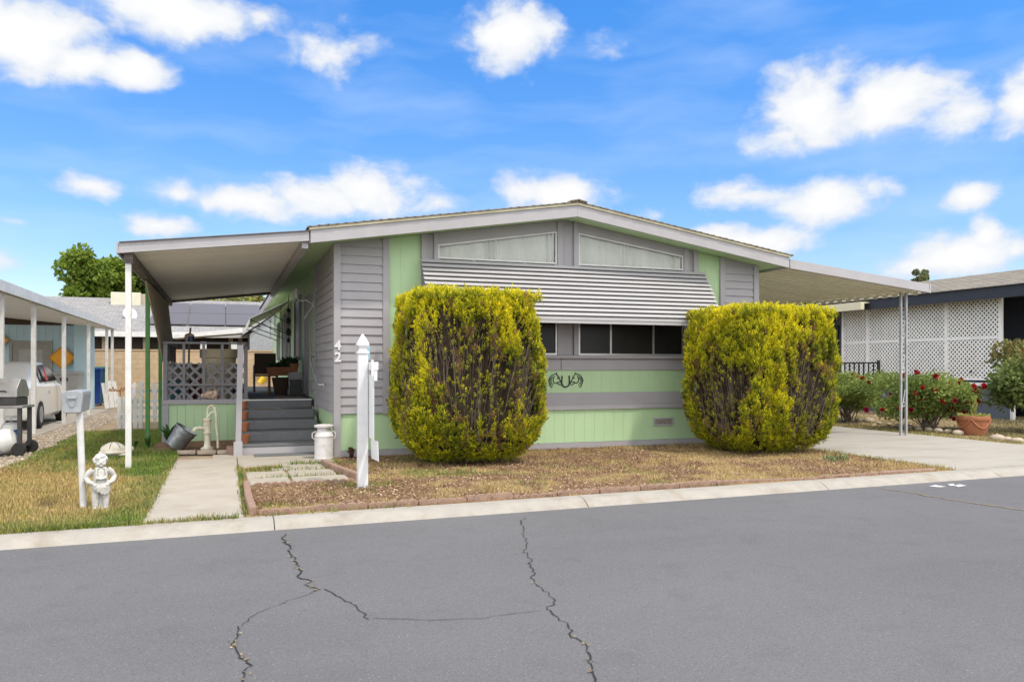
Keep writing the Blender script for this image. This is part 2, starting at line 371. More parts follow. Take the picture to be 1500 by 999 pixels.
# kerb: rolled concrete ribbon in long pours
b = MB(); prof = [(-.02,-.12),(-.0,-.084),(.06,-.05),(.12,-.018),(.17,-.004),(.33,.0),(.33,-.12)]
xs = [-60,-30,-12,-6,-3.0,.45,3.85,7.3,10.45,13.6,17,20,26,40,80]
for x0, x1 in zip(xs, xs[1:]):
    k = 6 if abs(x0) < 20 else 1
    for i in range(k):
        xa, xb = x0 + (x1-x0)*i/k + (.005 if i == 0 else 0), x0 + (x1-x0)*(i+1)/k - (.005 if i == k-1 else 0)
        vs = [(xa, KY(xa)+y, z) for y, z in prof] + [(xb, KY(xb)+y, z) for y, z in prof]; n = len(prof)
        b.add(vs, [tuple(range(n)), tuple(range(n, 2*n))] + [(j, (j+1)%n, n+(j+1)%n, n+j) for j in range(n)])
tag(b.build('kerb', 'kerb_concrete'), kind='structure')
def KB(x): return KY(x) + .30
# walk, pad, driveway, neighbour's slab
b = MB(); b.box(-.76, .17, KB(0)+.035, 10.55, -.05, .012); b.box(-.77, .17, 10.56, 13.6, -.05, .012); b.box(.185, 1.62, 12.3, 14.05, -.05, .008); b.box(-.2, .18, 13.61, 14.2, -.05, .010)
tag(b.build('walkway', 'path_concrete', bev=.008), kind='structure')
b = MB(); b.prism([(9.95, KB(9.95)+.035), (30, KB(30)+.035), (30, 9.4), (14.35, 10.9), (14.35, 17.5), (9.95, 17.5)], 'z', -.06, .008); b.box(9.95,14.35,17.512,24,-.06,.008); b.box(9.95,14.35,24.012,34,-.06,.008)
tag(b.build('driveway', 'drive_concrete'), kind='structure')
b = MB(); b.box(-8.5, -3.85, 13.5, 31, -.06, .004)
tag(b.build('carport_slab', 'path_concrete'), kind='structure')
# tinted lawn sheets and their blades
def lawn_col(x, y):
    n = fbm(x, y, .55, 3); n2 = fbm(x, y, 2.6, 9); n3 = fbm(x, y, 7, 21)
    green = .85*sstep(11.2, 15.2, y + (n-.5)*6 + (x+1.8)*.9) + .75*sstep(.8, 0, y-KB(x)) * sstep(-2.9,-1.6, x) + .55*sstep(-1.5,-.9,x)
    g = np.clip(green + (n2-.5)*1.1, 0, 1)
    dry = mixc((.42,.30,.13), (.34,.27,.10), n3); dry = mixc(dry, (.34,.17,.075), sstep(.55,.72, n)*.7)
    gr = mixc((.085,.15,.022), (.19,.23,.05), n3)
    return mixc(dry, gr, g)
def barew(x, y):
    m = .45*fbm(x,y,1.2,31) + .55*fbm(x,y,3.6,37) + .05*sstep(4,1,x) + .04*sstep(.45,.6,fbm(x,y,.5,5))
    return sstep(.47,.60,m)
def yard_col(x, y):
    n = fbm(x, y, .5, 5); n2 = fbm(x, y, 1.9, 13); n3 = fbm(x, y, 8, 2)
    c = mixc((.43,.305,.145), (.31,.235,.105), n3)
    c = mixc(c, (.15,.16,.045), sstep(.5,.68,n2)*.8 * sstep(9.5,2,x))
    bare = barew(x, y)
    return mixc(c, (.21,.12,.075), bare*.78)
def tint_sheet(name, x0, x1, y0, y1, z, fn, inside=None, step=.07):
    nx, ny = int((x1-x0)/step)+1, int((y1-y0)/step)+1
    X, Y = np.meshgrid(np.linspace(x0,x1,nx), np.linspace(y0,y1,ny)); x, y = X.ravel(), Y.ravel()
    zz = z + .03*(fbm(x,y,1.2,77)-.5) * sstep(0,.3,np.minimum(np.minimum(x-x0,x1-x),np.minimum(y-y0,y1-y)))
    if inside is not None: y = inside(x, y)
    idx = np.arange(nx*ny).reshape(ny,nx)
    q = np.stack([idx[:-1,:-1],idx[:-1,1:],idx[1:,1:],idx[1:,:-1]],-1).reshape(-1,4)
    me = bpy.data.meshes.new(name); me.from_pydata(np.stack([x,y,zz],-1).tolist(), [], q.tolist())
    ca = me.color_attributes.new('Col','FLOAT_COLOR','POINT'); c = np.ones((len(x),4),np.float32); c[:,:3] = fn(x,y)*.75
    ca.data.foreach_set('color', c.ravel()); me.materials.append(MATS['ground_tint'])
    for p in me.polygons: p.use_smooth = True
    o = bpy.data.objects.new(name, me); C.objects.link(o); o['kind'] = 'structure'; return o
clampk = lambda x, y: np.maximum(y, KB(x)+.02)
tint_sheet('lawn', -3.02, -.78, 8.0, 20.5, .0, lawn_col, clampk)
tint_sheet('front_yard', .2, 9.94, 8.0, 13.2, .0, yard_col, clampk)
def blades(name, X, Y, hl, hh, w, cols, label, z=0.0):
    n = len(X); h = RNG.uniform(hl, hh, n)*(.55+1.1*fbm(X,Y,2.2,61)**1.2); a = RNG.uniform(0, 2*PI, n); lean = RNG.uniform(.15, .9, n)
    P = np.stack([X, Y, np.full(n, z)], -1); s = np.stack([np.cos(a), np.sin(a), np.zeros(n)], -1) * (w/2*RNG.uniform(.6,1.3,n))[:,None]
    b2 = a + PI/2 + RNG.normal(0,.5,n)
    tip = P + np.stack([np.cos(b2)*h*lean, np.sin(b2)*h*lean, h], -1)
    V = np.empty((n,3,3)); V[:,0] = P-s; V[:,1] = P+s; V[:,2] = tip
    cols = np.clip(cols * RNG.uniform(.55,1.35,(n,1)) + RNG.normal(0,.02,(n,3)), .005, .9)
    o = npmesh(name, V.reshape(-1,3), 3, cols, 'blade', kind='stuff'); tag(o, label, 'grass'); return o
def scatter(x0,x1,y0,y1,n,bias=1.0):
    x = RNG.uniform(x0,x1,n*3); y = RNG.uniform(y0,y1,n*3); k = RNG.random(n*3) < (y0/y)**bias; return x[k][:n], y[k][:n]
x, y = scatter(-3.1,-.74,8.15,20.5,90000,1.6); k = (y > KB(x)-.02) & ~((x > -1.15) & (y > 15.3)) & (x > -3.05 + .12*(fbm(x,y,2,8)-.5)*4 - .02*(y-12)); x, y = x[k], y[k]
blades('lawn_grass', x, y, .02, .06, .011, lawn_col(x,y)*1.15, 'short green and straw coloured lawn left of the path')
x, y = scatter(.2,9.96,8.15,13.15,100000,1.2); k = (y > KB(x)+.03); x, y = x[k], y[k]
k = RNG.random(len(x)) < .3 + .7*sstep(.35,.6,fbm(x,y,1.1,44)); k &= ~((x < 1.75) & (y > 10.35))
k &= RNG.random(len(x)) < 1 - .75*barew(x,y)
x, y = x[k], y[k]
blades('dry_grass', x, y, .015, .05, .010, yard_col(x,y)*1.2, 'dry straw coloured grass in front of the green home')
# weeds in joints and rough edges
xs_, ys_, hh = [], [], []
def tuftline(p, q, n, sp):
    t = RNG.random(n); xs_.append(p[0]+(q[0]-p[0])*t + RNG.normal(0,sp,n)); ys_.append(p[1]+(q[1]-p[1])*t + RNG.normal(0,sp,n))
tuftline((.19,8.35),(.19,12.3),900,.022); tuftline((.3,11.7),(1.5,11.75),260,.05); tuftline((.35,11.0),(1.5,11.05),200,.03); tuftline((.35,12.0),(.8,12.02),500,.06)
tuftline((.9,12.5),(1.9,12.3),500,.09); tuftline((-.78,8.3),(-.78,13.6),1800,.03); tuftline((-3,KB(-3)+.03),(.1,KB(0)+.03),1500,.025); tuftline((.3,KB(0)+.03),(2,KB(2)+.03),120,.03)
tuftline((9.9,8.6),(9.9,12.8),1300,.06); tuftline((14.4,10.9),(14.5,16),1500,.08); tuftline((14.4,10.95),(19,10.4),1800,.12)
x, y = np.concatenate(xs_), np.concatenate(ys_)
cc = mixc((.11,.17,.025), (.36,.30,.11), np.clip(fbm(x,y,3,6)*1.6-.4 + (x>9)*.35,0,1))
blades('edge_weeds', x, y, .02, .075, .011, cc, 'weeds growing along concrete joints and path edges')
# bark chips
def chips(name, x, y, smin, smax, cols, label, z=.008):
    n = len(x); a = RNG.uniform(0,2*PI,n); s = RNG.uniform(smin,smax,n); w = s*RNG.uniform(.3,.7,n)
    ux = np.stack([np.cos(a),np.sin(a),RNG.normal(0,.3,n)],-1); uy = np.stack([-np.sin(a),np.cos(a),RNG.normal(0,.35,n)],-1)
    P = np.stack([x,y,np.full(n,z)+RNG.uniform(0,.02,n)],-1)
    V = np.stack([P-ux*s[:,None], P-uy*w[:,None], P+ux*s[:,None], P+uy*w[:,None]],1)
    o = npmesh(name, V.reshape(-1,3), 4, cols*RNG.uniform(.6,1.25,(n,1)), 'chip', kind='stuff'); tag(o, label, 'mulch'); return o
x, y = scatter(.25,9.9,8.3,13.15,60000,1.0); w = barew(x,y)
k = (RNG.random(len(x)) < w*.68+.15) & (y > KB(x)+.06) & ~((x < 1.65) & (y > 10.35)); x, y = x[k], y[k]
chips('bark_mulch', x, y, .005, .021, mixc((.21,.115,.07),(.46,.34,.23),RNG.random(len(x))**1.6), 'brown bark chips scattered over the front yard')
# gravel
sheet('gravel_strip', [(-4.0,9),(-3.0,9),(-3.02,30),(-3.85,30)], -.004, 'gravel_bed'); sheet('gravel_front', [(-14,KB(-14)+.05),(-3.0,KB(-3)+.05),(-3.0,8.999),(-4.0,8.999),(-4,13.5),(-14,13.5)], -.004, 'gravel_bed')
x, y = scatter(-6.5,-2.95,9.5,28,15000,1.3); k = ~((x < -3.8) & (y > 13.5)); x, y = x[k], y[k]; n = len(x)
s = RNG.uniform(.012,.032,n); a = RNG.uniform(0,6.3,n); OC = np.array([(1,0,0),(0,1,0),(-1,0,0),(0,-1,0),(0,0,.7)])
Vs = []; 
for tri in ((0,1,4),(1,2,4),(2,3,4),(3,0,4)):
    q = OC[list(tri)]; q = np.repeat(q[None],n,0)*s[:,None,None]; ca, sa = np.cos(a)[:,None], np.sin(a)[:,None]
    X2 = q[...,0]*ca - q[...,1]*sa; Y2 = q[...,0]*sa + q[...,1]*ca; Vs.append(np.stack([X2+x[:,None],Y2+y[:,None],q[...,2]],-1))
V = np.stack(Vs,1).reshape(-1,3); cc = np.repeat(mixc((.48,.41,.32),(.26,.20,.15),RNG.random(n)),4,0)*np.repeat(RNG.uniform(.7,1.25,(n,1)),4,0)
tag(npmesh('gravel', V, 3, cc, 'chip', kind='stuff'), 'pale brown gravel between the lawn and the left carport', 'gravel')
# planting bed by the porch, ground by the roses
b = MB(); b.add([(-1.3,15.15,.01),(-.75,14.55,.01),(.0,14.35,.012),(.22,14.4,.01),(.22,16.4,.06),(-1.2,16.4,.06)],[(0,1,2,3,4,5)]); tag(b.build('planting_bed','soil'), kind='structure')
def rose_col(x, y):
    return mixc((.27,.18,.11),(.33,.27,.13),fbm(x,y,1.5,3))
tint_sheet('side_bed', 14.37, 24, 10.3, 20, -.003, rose_col)
x, y = scatter(14.4,22,10.6,19,22000,.6); k = RNG.random(len(x)) < sstep(.35,.6,fbm(x,y,.9,12)); k &= y > 10.95-(x-14.35)*.1; x,y=x[k],y[k]
blades('side_grass', x, y, .02,.07,.014, mixc((.36,.28,.12),(.14,.17,.04),fbm(x,y,1.1,8)), 'patchy dry grass around the rose bushes and the pot')
x, y = scatter(14.5,22,11,19,2500,.6); chips('side_mulch', x, y, .015,.045, mixc((.22,.12,.07),(.5,.4,.3),RNG.random(len(x))), 'brown mulch and pebbles around the rose bushes')
# ================================================================ SKY, SUN, CAMERA
w = bpy.data.worlds.new('World'); SC.world = w; w.use_nodes = True
nt = w.node_tree; n, l = nt.nodes, nt.links; n.clear()
SUNV = Vector((.5,-.75,1.6)).normalized(); ELEV = math.asin(SUNV.z); AZ = math.atan2(SUNV.x, SUNV.y)
sky = n.new('ShaderNodeTexSky'); sky.sky_type = 'NISHITA'; sky.sun_disc = False; sky.sun_elevation = ELEV; sky.sun_rotation = AZ
sky.air_density = 1.0; sky.dust_density = .35; sky.ozone_density = 2.2; sky.altitude = 100
def M(op, a, b=None, c=None, clamp=False):
    x = n.new('ShaderNodeMath'); x.operation = op; x.use_clamp = clamp
    for i, q in enumerate((a, b, c)):
        if q is None: continue
        if isinstance(q, (int, float)): x.inputs[i].default_value = q
        else: l.new(q, x.inputs[i])
    return x.outputs[0]
tc = n.new('ShaderNodeTexCoord'); sp = n.new('ShaderNodeSeparateXYZ'); l.new(tc.outputs['Generated'], sp.inputs[0])
az = M('ARCTAN2', sp.outputs[0], sp.outputs[1]); el = M('ARCSINE', sp.outputs[2])
cb = n.new('ShaderNodeCombineXYZ'); l.new(az, cb.inputs[0]); l.new(el, cb.inputs[1])
wn = n.new('ShaderNodeTexNoise'); wn.inputs['Scale'].default_value = 9; wn.inputs['Detail'].default_value = 3; l.new(cb.outputs[0], wn.inputs['Vector'])
wsub = n.new('ShaderNodeVectorMath'); wsub.operation = 'SUBTRACT'; l.new(wn.outputs['Color'], wsub.inputs[0]); wsub.inputs[1].default_value = (.5,.5,.5)
wsc = n.new('ShaderNodeVectorMath'); wsc.operation = 'MULTIPLY'; l.new(wsub.outputs[0], wsc.inputs[0]); wsc.inputs[1].default_value = (.055,.035,0)
wp = n.new('ShaderNodeVectorMath'); wp.operation = 'ADD'; l.new(cb.outputs[0], wp.inputs[0]); l.new(wsc.outputs[0], wp.inputs[1])
# every cloud bank: bearing and height as seen on site, half sizes, density
BANKS = [(40,50,150,85,1.35),(120,85,90,50,1.2),(195,100,85,46,1.15),(-40,20,140,110,1.3),(255,18,150,52,1.2),(385,35,50,28,.7),(485,72,95,52,.62),(745,50,95,62,1.1),(890,85,40,30,.45),
  (1190,150,110,75,1.1),(1300,150,120,70,1.15),(1405,168,80,50,1.0),(1490,155,75,58,1.1),(1150,195,80,40,.7),
  (130,275,75,34,.85),(255,285,62,30,.75),(370,296,120,36,1.0),(545,275,95,48,1.1),(460,290,110,40,1.05),(645,300,60,26,.7),(230,330,80,30,.85),(20,327,40,14,.5),
  (820,285,105,42,1.1),(1205,292,110,52,1.05),(1095,285,95,36,.8),(1265,278,60,38,.8),(1100,352,115,38,1.15),(1030,342,40,22,.6),(1418,290,62,30,.9),(1405,368,115,54,1.25),(1440,345,55,44,1.1),(1330,385,65,36,.8),(1495,365,40,30,.7),
  (-15,380,70,30,.8),(960,310,60,22,.4),(1600,120,180,90,1.1),(-220,180,160,80,1),(1750,300,160,70,1),(-250,330,140,40,.9)]
best = None
for u, v, ru, rv, dn in BANKS:
    rel = math.atan((u-CX)/F); a_ = YAW + rel; e_ = math.atan((CY-v)/F*math.cos(rel))
    k = 1/F*math.cos(rel)**2
    s1 = n.new('ShaderNodeVectorMath'); s1.operation = 'SUBTRACT'; l.new(wp.outputs[0], s1.inputs[0]); s1.inputs[1].default_value = (a_, e_, 0)
    s2 = n.new('ShaderNodeVectorMath'); s2.operation = 'MULTIPLY'; l.new(s1.outputs[0], s2.inputs[0]); s2.inputs[1].default_value = (1/(ru*k), 1/(rv*k), 0)
    s3 = n.new('ShaderNodeVectorMath'); s3.operation = 'LENGTH'; l.new(s2.outputs[0], s3.inputs[0])
    f = M('MULTIPLY_ADD', s3.outputs['Value'], -dn*1.05, dn*1.12)
    best = f if best is None else M('SMOOTH_MAX', best, f, .15)
st = n.new('ShaderNodeVectorMath'); st.operation = 'MULTIPLY'; l.new(wp.outputs[0], st.inputs[0]); st.inputs[1].default_value = (1,1.5,1)
cn = n.new('ShaderNodeTexNoise'); cn.inputs['Scale'].default_value = 16; cn.inputs['Detail'].default_value = 9; cn.inputs['Roughness'].default_value = .57; l.new(st.outputs[0], cn.inputs['Vector'])
# broad broken cloud overhead and out of view behind, added for neutral fill light
dot = n.new('ShaderNodeVectorMath'); dot.operation = 'DOT_PRODUCT'; l.new(tc.outputs['Generated'], dot.inputs[0]); dot.inputs[1].default_value = (SN*.8, CS*.8, -.6)
back = n.new('ShaderNodeMapRange'); back.inputs['From Min'].default_value = .18; back.inputs['From Max'].default_value = -.25; back.inputs['To Min'].default_value = -2; back.inputs['To Max'].default_value = .85; l.new(dot.outputs['Value'], back.inputs['Value'])
best = M('MAXIMUM', best, back.outputs[0])
fld = M('ADD', best, M('MULTIPLY', M('SUBTRACT', cn.outputs['Fac'], .5), 1.75))
dens = n.new('ShaderNodeMapRange'); dens.interpolation_type = 'SMOOTHSTEP'; dens.inputs['From Min'].default_value = .10; dens.inputs['From Max'].default_value = .76; l.new(fld, dens.inputs['Value'])
# thin veil
vm = n.new('ShaderNodeVectorMath'); vm.operation = 'MULTIPLY'; l.new(wp.outputs[0], vm.inputs[0]); vm.inputs[1].default_value = (1.2,5,1)
vn = n.new('ShaderNodeTexNoise'); vn.inputs['Scale'].default_value = 3.5; vn.inputs['Detail'].default_value = 6; l.new(vm.outputs[0], vn.inputs['Vector'])
veil = n.new('ShaderNodeMapRange'); veil.inputs['From Min'].default_value = .45; veil.inputs['From Max'].default_value = .8; veil.inputs['To Max'].default_value = .30; l.new(vn.outputs['Fac'], veil.inputs['Value'])
hsv = n.new('ShaderNodeHueSaturation'); hsv.inputs['Saturation'].default_value = 1.12; hsv.inputs['Value'].default_value = 1.0; l.new(sky.outputs[0], hsv.inputs['Color'])
SKYT = n.new('ShaderNodeMix'); SKYT.data_type = 'RGBA'; SKYT.blend_type = 'MULTIPLY'; SKYT.inputs['Factor'].default_value = 1; l.new(hsv.outputs[0], SKYT.inputs['A']); 
elv = n.new('ShaderNodeMapRange'); elv.inputs['From Min'].default_value = .02; elv.inputs['From Max'].default_value = .42; l.new(el, elv.inputs['Value'])
tint = n.new('ShaderNodeMix'); tint.data_type = 'RGBA'; tint.inputs['A'].default_value = (1.42,1.28,1.32,1); tint.inputs['B'].default_value = (.70,1.42,2.0,1); l.new(elv.outputs[0], tint.inputs['Factor']); l.new(tint.outputs['Result'], SKYT.inputs['B'])
# clouds: white crowns, slightly grey-blue bodies
shn = n.new('ShaderNodeMapRange'); shn.inputs['From Min'].default_value = .3; shn.inputs['From Max'].default_value = 1.1; l.new(fld, shn.inputs['Value'])
ccol = n.new('ShaderNodeMix'); ccol.data_type = 'RGBA'; ccol.inputs['A'].default_value = (6.0,6.5,7.3,1); ccol.inputs['B'].default_value = (8.2,8.2,8.2,1); l.new(shn.outputs[0], ccol.inputs['Factor'])
gain = M('MULTIPLY_ADD', M('MAXIMUM', back.outputs[0], 0), 1.45, 1.0)      # unseen cloud behind is brightened to lift the shaded sides
cg = n.new('ShaderNodeVectorMath'); cg.operation = 'SCALE'; l.new(ccol.outputs['Result'], cg.inputs[0]); l.new(gain, cg.inputs['Scale'])
m1 = n.new('ShaderNodeMix'); m1.data_type = 'RGBA'; l.new(SKYT.outputs['Result'], m1.inputs['A']); m1.inputs['B'].default_value = (6.5,7.6,9.0,1); l.new(veil.outputs[0], m1.inputs['Factor'])
m2 = n.new('ShaderNodeMix'); m2.data_type = 'RGBA'; l.new(m1.outputs['Result'], m2.inputs['A']); l.new(cg.outputs[0], m2.inputs['B']); l.new(dens.outputs[0], m2.inputs['Factor'])
bg = n.new('ShaderNodeBackground'); bg.inputs['Strength'].default_value = .10; l.new(m2.outputs['Result'], bg.inputs['Color'])
wo = n.new('ShaderNodeOutputWorld'); l.new(bg.outputs[0], wo.inputs['Surface'])
sd = bpy.data.lights.new('sun', 'SUN'); sd.energy = 2.3; sd.angle = math.radians(3.5); sd.color = (1,.93,.82)
so = bpy.data.objects.new('sun', sd); C.objects.link(so); so.rotation_euler = SUNV.to_track_quat('Z','Y').to_euler(); so.location = (0,-20,40)
cd = bpy.data.cameras.new('camera'); cam = bpy.data.objects.new('camera', cd); C.objects.link(cam); SC.camera = cam
cam.location = (0,0,H); cam.rotation_euler = (PI/2, 0, -YAW); cd.sensor_width = 36; cd.lens = F/1500*36; cd.shift_y = .025; cd.clip_end = 2000; cd.clip_start = .1
SC.view_settings.view_transform = 'Standard'; SC.view_settings.look = 'None'; SC.view_settings.exposure = .32; SC.view_settings.gamma = 1
SC.render.engine = 'CYCLES'; SC.cycles.use_denoising = True; SC.cycles.max_bounces = 6; SC.cycles.transparent_max_bounces = 8
# ================================================================ THE GREEN MOBILE HOME
XC = 5.87
def zt(x): return 4.16 - .155*abs(x-XC)
def glassfilm(name, tr, tint=(1,1,1)):
    m = bpy.data.materials.new(name); m.use_nodes = True; nt = m.node_tree; n, l = nt.nodes, nt.links; n.remove(n['Principled BSDF'])
    t = n.new('ShaderNodeBsdfTransparent'); t.inputs[0].default_value = (*tint,1); g = n.new('ShaderNodeBsdfGlossy'); g.inputs['Roughness'].default_value = .03
    f = n.new('ShaderNodeFresnel'); f.inputs['IOR'].default_value = 1.5; mm = n.new('ShaderNodeMath'); mm.operation = 'ADD'; mm.inputs[1].default_value = tr; l.new(f.outputs[0], mm.inputs[0])
    x = n.new('ShaderNodeMixShader'); l.new(mm.outputs[0], x.inputs[0]); l.new(t.outputs[0], x.inputs[1]); l.new(g.outputs[0], x.inputs[2]); l.new(x.outputs[0], n['Material Output'].inputs['Surface']); MATS[name] = m
glassfilm('window_pane', .0, (.95,.96,.94))
home = T('mobile_home', 'green and grey mobile home with low gable roof and wide slatted window awning', 'mobile home', (XC, Y0, 0))
YE = 31.0; XL, XR = 1.72, 10.06
b = MB(); b.prism([(XL,.0),(XR,.0),(XR,zt(XR)+.05),(XC,zt(XC)+.05),(XL,zt(XL)+.05)], 'y', Y0+.14, YE); b.build('wall', 'green_paint', home)
def vpoly(b, x0, x1, z0, y0, y1, up=.03):
    b.prism([(x0,z0),(x1,z0),(x1,zt(x1)+up),(x0,zt(x0)+up)] if not (x0 < XC < x1) else [(x0,z0),(x1,z0),(x1,zt(x1)+up),(XC,zt(XC)+up),(x0,zt(x0)+up)], 'y', y0, y1)
def grooved(b, x0, x1, z0, ztop, y, pitch=.2032, gap=.005):
    x = x0
    if ztop is None: vpoly(b, x0+.001, x1-.001, z0+.001, y+.0035, Y0+.058)
    else: b.box(x0+.001, x1-.001, y+.0035, Y0+.058, z0+.001, ztop-.001)
    while x < x1 - .01:
        xe = min(x + pitch - gap, x1)
        if ztop is None: vpoly(b, x, xe, z0, y, Y0+.06)
        else: b.box(x, xe, y, Y0+.06, z0, ztop)
        x += pitch
b = MB(); grooved(b, FX(570), FX(617), .71, None, Y0+.035); b.build('front_panel', 'green_paint', home)
b = MB(); grooved(b, FX(1022), FX(1055), .71, None, Y0+.035); b.build('front_panel', 'green_paint', home)
b = MB(); grooved(b, FX(617)+.005, FX(1022)-.005, 1.02, 1.44, Y0+.035); b.build('front_panel', 'green_paint', home)
b = MB(); grooved(b, FX(499), FX(1106), .105, .705, Y0+.03); b.build('skirting', 'green_paint', home)
b = MB(); b.box(FX(499)+.003, FX(1106), Y0+.01, Y0+.055, .0, .10); b.build('base_trim', 'grey_paint', home)
def laps(b, f, n, z0, pitch=.1465):
    for i in range(n): f(b, z0+i*pitch, z0+(i+1)*pitch+.012)
def siding_front(x0, x1, z0=.715):
    b = MB(); top = min(zt(x0), zt(x1)) - .005; z = z0
    while z < top + .25:
        za, zb = z, z + .158
        xs0, xs1 = x0, x1
        if min(zt(x0), zt(x1)) + .06 > za:
            b.prism([(Y0-.004,za),(Y0+.045,za),(Y0+.045,zb),(Y0+.022,zb)], 'x', xs0, xs1)
        z += .1465
    return b
siding_front(FX(499)+.002, FX(561)-.002).build('lap_siding', 'grey_paint', home)
siding_front(FX(1062)+.002, FX(1104)-.002).build('lap_siding', 'grey_paint', home)
for u0, u1, zb, y in ((561,570,.70,Y0-.012),(1055,1062,.70,Y0-.012),(1104,1111,.0,Y0-.02)):
    b = MB(); vpoly(b, FX(u0), FX(u1), zb, y, Y0+.06); b.build('trim_board', 'grey_paint', home)
b = MB(); vpoly(b, FX(489), FX(499), .0, Y0-.02, Y0+.15); b.build('corner_post', 'grey_paint', home)
# dark head boards, mullion posts with sunk panels
b = MB(); vpoly(b, FX(623), FX(824), 3.36, Y0+.012, Y0+.06); vpoly(b, FX(841), FX(1010), 3.36, Y0+.012, Y0+.06); hb = b.build('head_board', 'grey_paint', home)
for u0, u1, y in ((617,624,-.03),(624,635.5,.02),(635.5,641,-.03),(816,824,-.03),(824,840,.02),(840,847,-.03),(1001,1008.5,-.03),(1008.5,1015.5,.02),(1015.5,1022,-.03)):
    b = MB(); vpoly(b, FX(u0)+.001, FX(u1)-.001, 1.715, Y0+y, Y0+.055); b.build('mullion', 'grey_paint', home)
b = MB(); b.box(FX(617), FX(1022), Y0-.05, Y0+.05, 1.65, 1.71); b.build('window_sill', 'grey_paint', home, bev=.006)
b = MB(); b.box(FX(570)+.002, FX(822), Y0+.012, Y0+.055, 1.435, 1.648); b.box(FX(822)+.012, FX(1055)-.002, Y0+.012, Y0+.055, 1.435, 1.648); b.build('apron_board', 'grey_paint', home)
b = MB(); b.box(FX(570)+.002, FX(1055)-.002, Y0+.004, Y0+.055, .80, 1.018); b.build('band_board', 'grey_paint', home)
b = MB(); b.box(FX(570)+.002, FX(1055)-.002, Y0-.004, Y0+.055, .708, .797); b.build('band_board', 'grey_paint', home)
# upper windows: trapezoid light with curtains
def upwin(u0, u1, zb, zt0, zt1):
    x0, x1 = FX(u0)+.004, FX(u1)-.004
    fr = MB(); y = Y0+.006; t = .028
    pts = [Vector((x0,0,zb)),Vector((x1,0,zb)),Vector((x1,0,zt1)),Vector((x0,0,zt0))]
    ctr = sum(pts, Vector())/4
    ins = []
    for p in pts: d = Vector((t if p.x < ctr.x else -t, 0, t if p.z < ctr.z else -t)); ins.append(p + d)
    for i in range(4):
        j = (i+1)%4
        fr.add([(p.x,yy,p.z) for yy in (y-.014, y+.02) for p in (pts[i],pts[j],ins[j],ins[i])], [(3,2,1,0),(4,5,6,7),(0,1,5,4),(1,2,6,5),(2,3,7,6),(3,0,4,7)])
    f = fr.build('window_frame', 'white_paint', home)
    g = MB(); g.add([(p.x, Y0+.008, p.z) for p in ins], [(0,1,2,3)]); g.build('pane', 'window_pane', f)
    c = MB(); n = 110; vs = []; r = random.Random(int(u0)); ph = r.uniform(0,6)
    for i in range(n+1):
        x = ins[0].x + .003 + (ins[1].x-ins[0].x-.006)*i/n; zz = ins[3].z + (ins[2].z-ins[3].z)*i/n
        gth = max(0,math.sin(i*.11+ph))**3+.12; yy = Y0+.075 + .040*gth*math.sin(i*1.35+ph+.8*math.sin(i*.4)) + .010*math.sin(i*.33)
        vs += [(x,yy,zb+.03),(x,yy+.004*math.sin(i*.5),zz)]
    c.add(vs, [(2*i,2*i+2,2*i+3,2*i+1) for i in range(n)]); c.build('curtain', 'curtain', f, smooth='all', recalc=False)
    return f
hb['label'] = 'dark recessed grey boards above the upper windows'
upwin(641,816,3.37,3.61,3.965); upwin(847,1001,3.37,3.965,3.65)
# head boards must not cover the lights: rebuild them above the sloping heads only
bpy.data.objects.remove(hb)
for u0, u1, a, c in ((640.5,816.5,3.612,3.968),(846.5,1001.5,3.968,3.652)):
    b = MB(); x0, x1 = FX(u0), FX(u1); b.prism([(x0,a),(x1,c),(x1,zt(x1)+.03),(x0,zt(x0)+.03)], 'y', Y0-.002, Y0+.05); b.build('head_board', 'grey_paint', home)
# lower windows
def lowwin(u0, u1, divs):
    x0, x1 = FX(u0)+.003, FX(u1)-.003; z0, z1 = 1.713, 3.36; fr = MB(); y0, y1 = Y0-.012, Y0+.03
    fr.box(x0,x1,y0,y1,z0,z0+.03); fr.box(x0,x0+.03,y0,y1,z0+.031,z1)
    fr.box(x1-.03,x1,y0,y1,z0+.031,z1)
    for u in divs: x = FX(u); fr.box(x-.018,x+.018,y0,y1,z0+.031,z1)
    f = fr.build('window_frame', 'metal_frame', home)
    ed = [x0+.03] + [FX(u) for u in divs] + [x1-.03]
    for a, c in zip(ed, ed[1:]):
        g = MB(); g.box(a+.004, c-.004, Y0+.010, Y0+.02, z0+.03, z1-.005); g.build('pane', 'dark_glass', f)
lowwin(641,816,[694,768]); lowwin(847,1001,[894.5,957])
# slatted aluminium awning
aw = MB(); A = Vector((0,13.15,3.345)); B = Vector((0,12.5,2.29)); dl = (B-A); nn = Vector((0,dl.z,-dl.y)).normalized(); nn = -nn if nn.y > 0 else nn
NS = 13
for i in range(NS):
    p, q = A+dl*(i/NS), A+dl*((i+.84)/NS)+nn*.036
    x0, x1 = 3.14, 8.83
    aw.prism([(p.y,p.z),(q.y,q.z),(q.y+.004,q.z-.010),(q.y+.016,q.z-.004),(p.y+.012,p.z-.004)], 'x', x0, x1)
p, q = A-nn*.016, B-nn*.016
aw2 = MB(); aw2.prism([(p.y,p.z),(q.y,q.z),(q.y+.003,q.z),(p.y+.003,p.z)],'x',3.15,8.82)  # dark sheet added behind the slats to stand in for shade in the gaps
aw.prism([(B.y-.012,B.z-.035),(B.y-.012,B.z+.075),(B.y+.0,B.z+.075),(B.y+.0,B.z-.035)], 'x', 3.14, 8.83)
awo = aw.build('window_awning', 'awning_white', home); aw2.build('awning_gap_shade','rail_grey',awo)
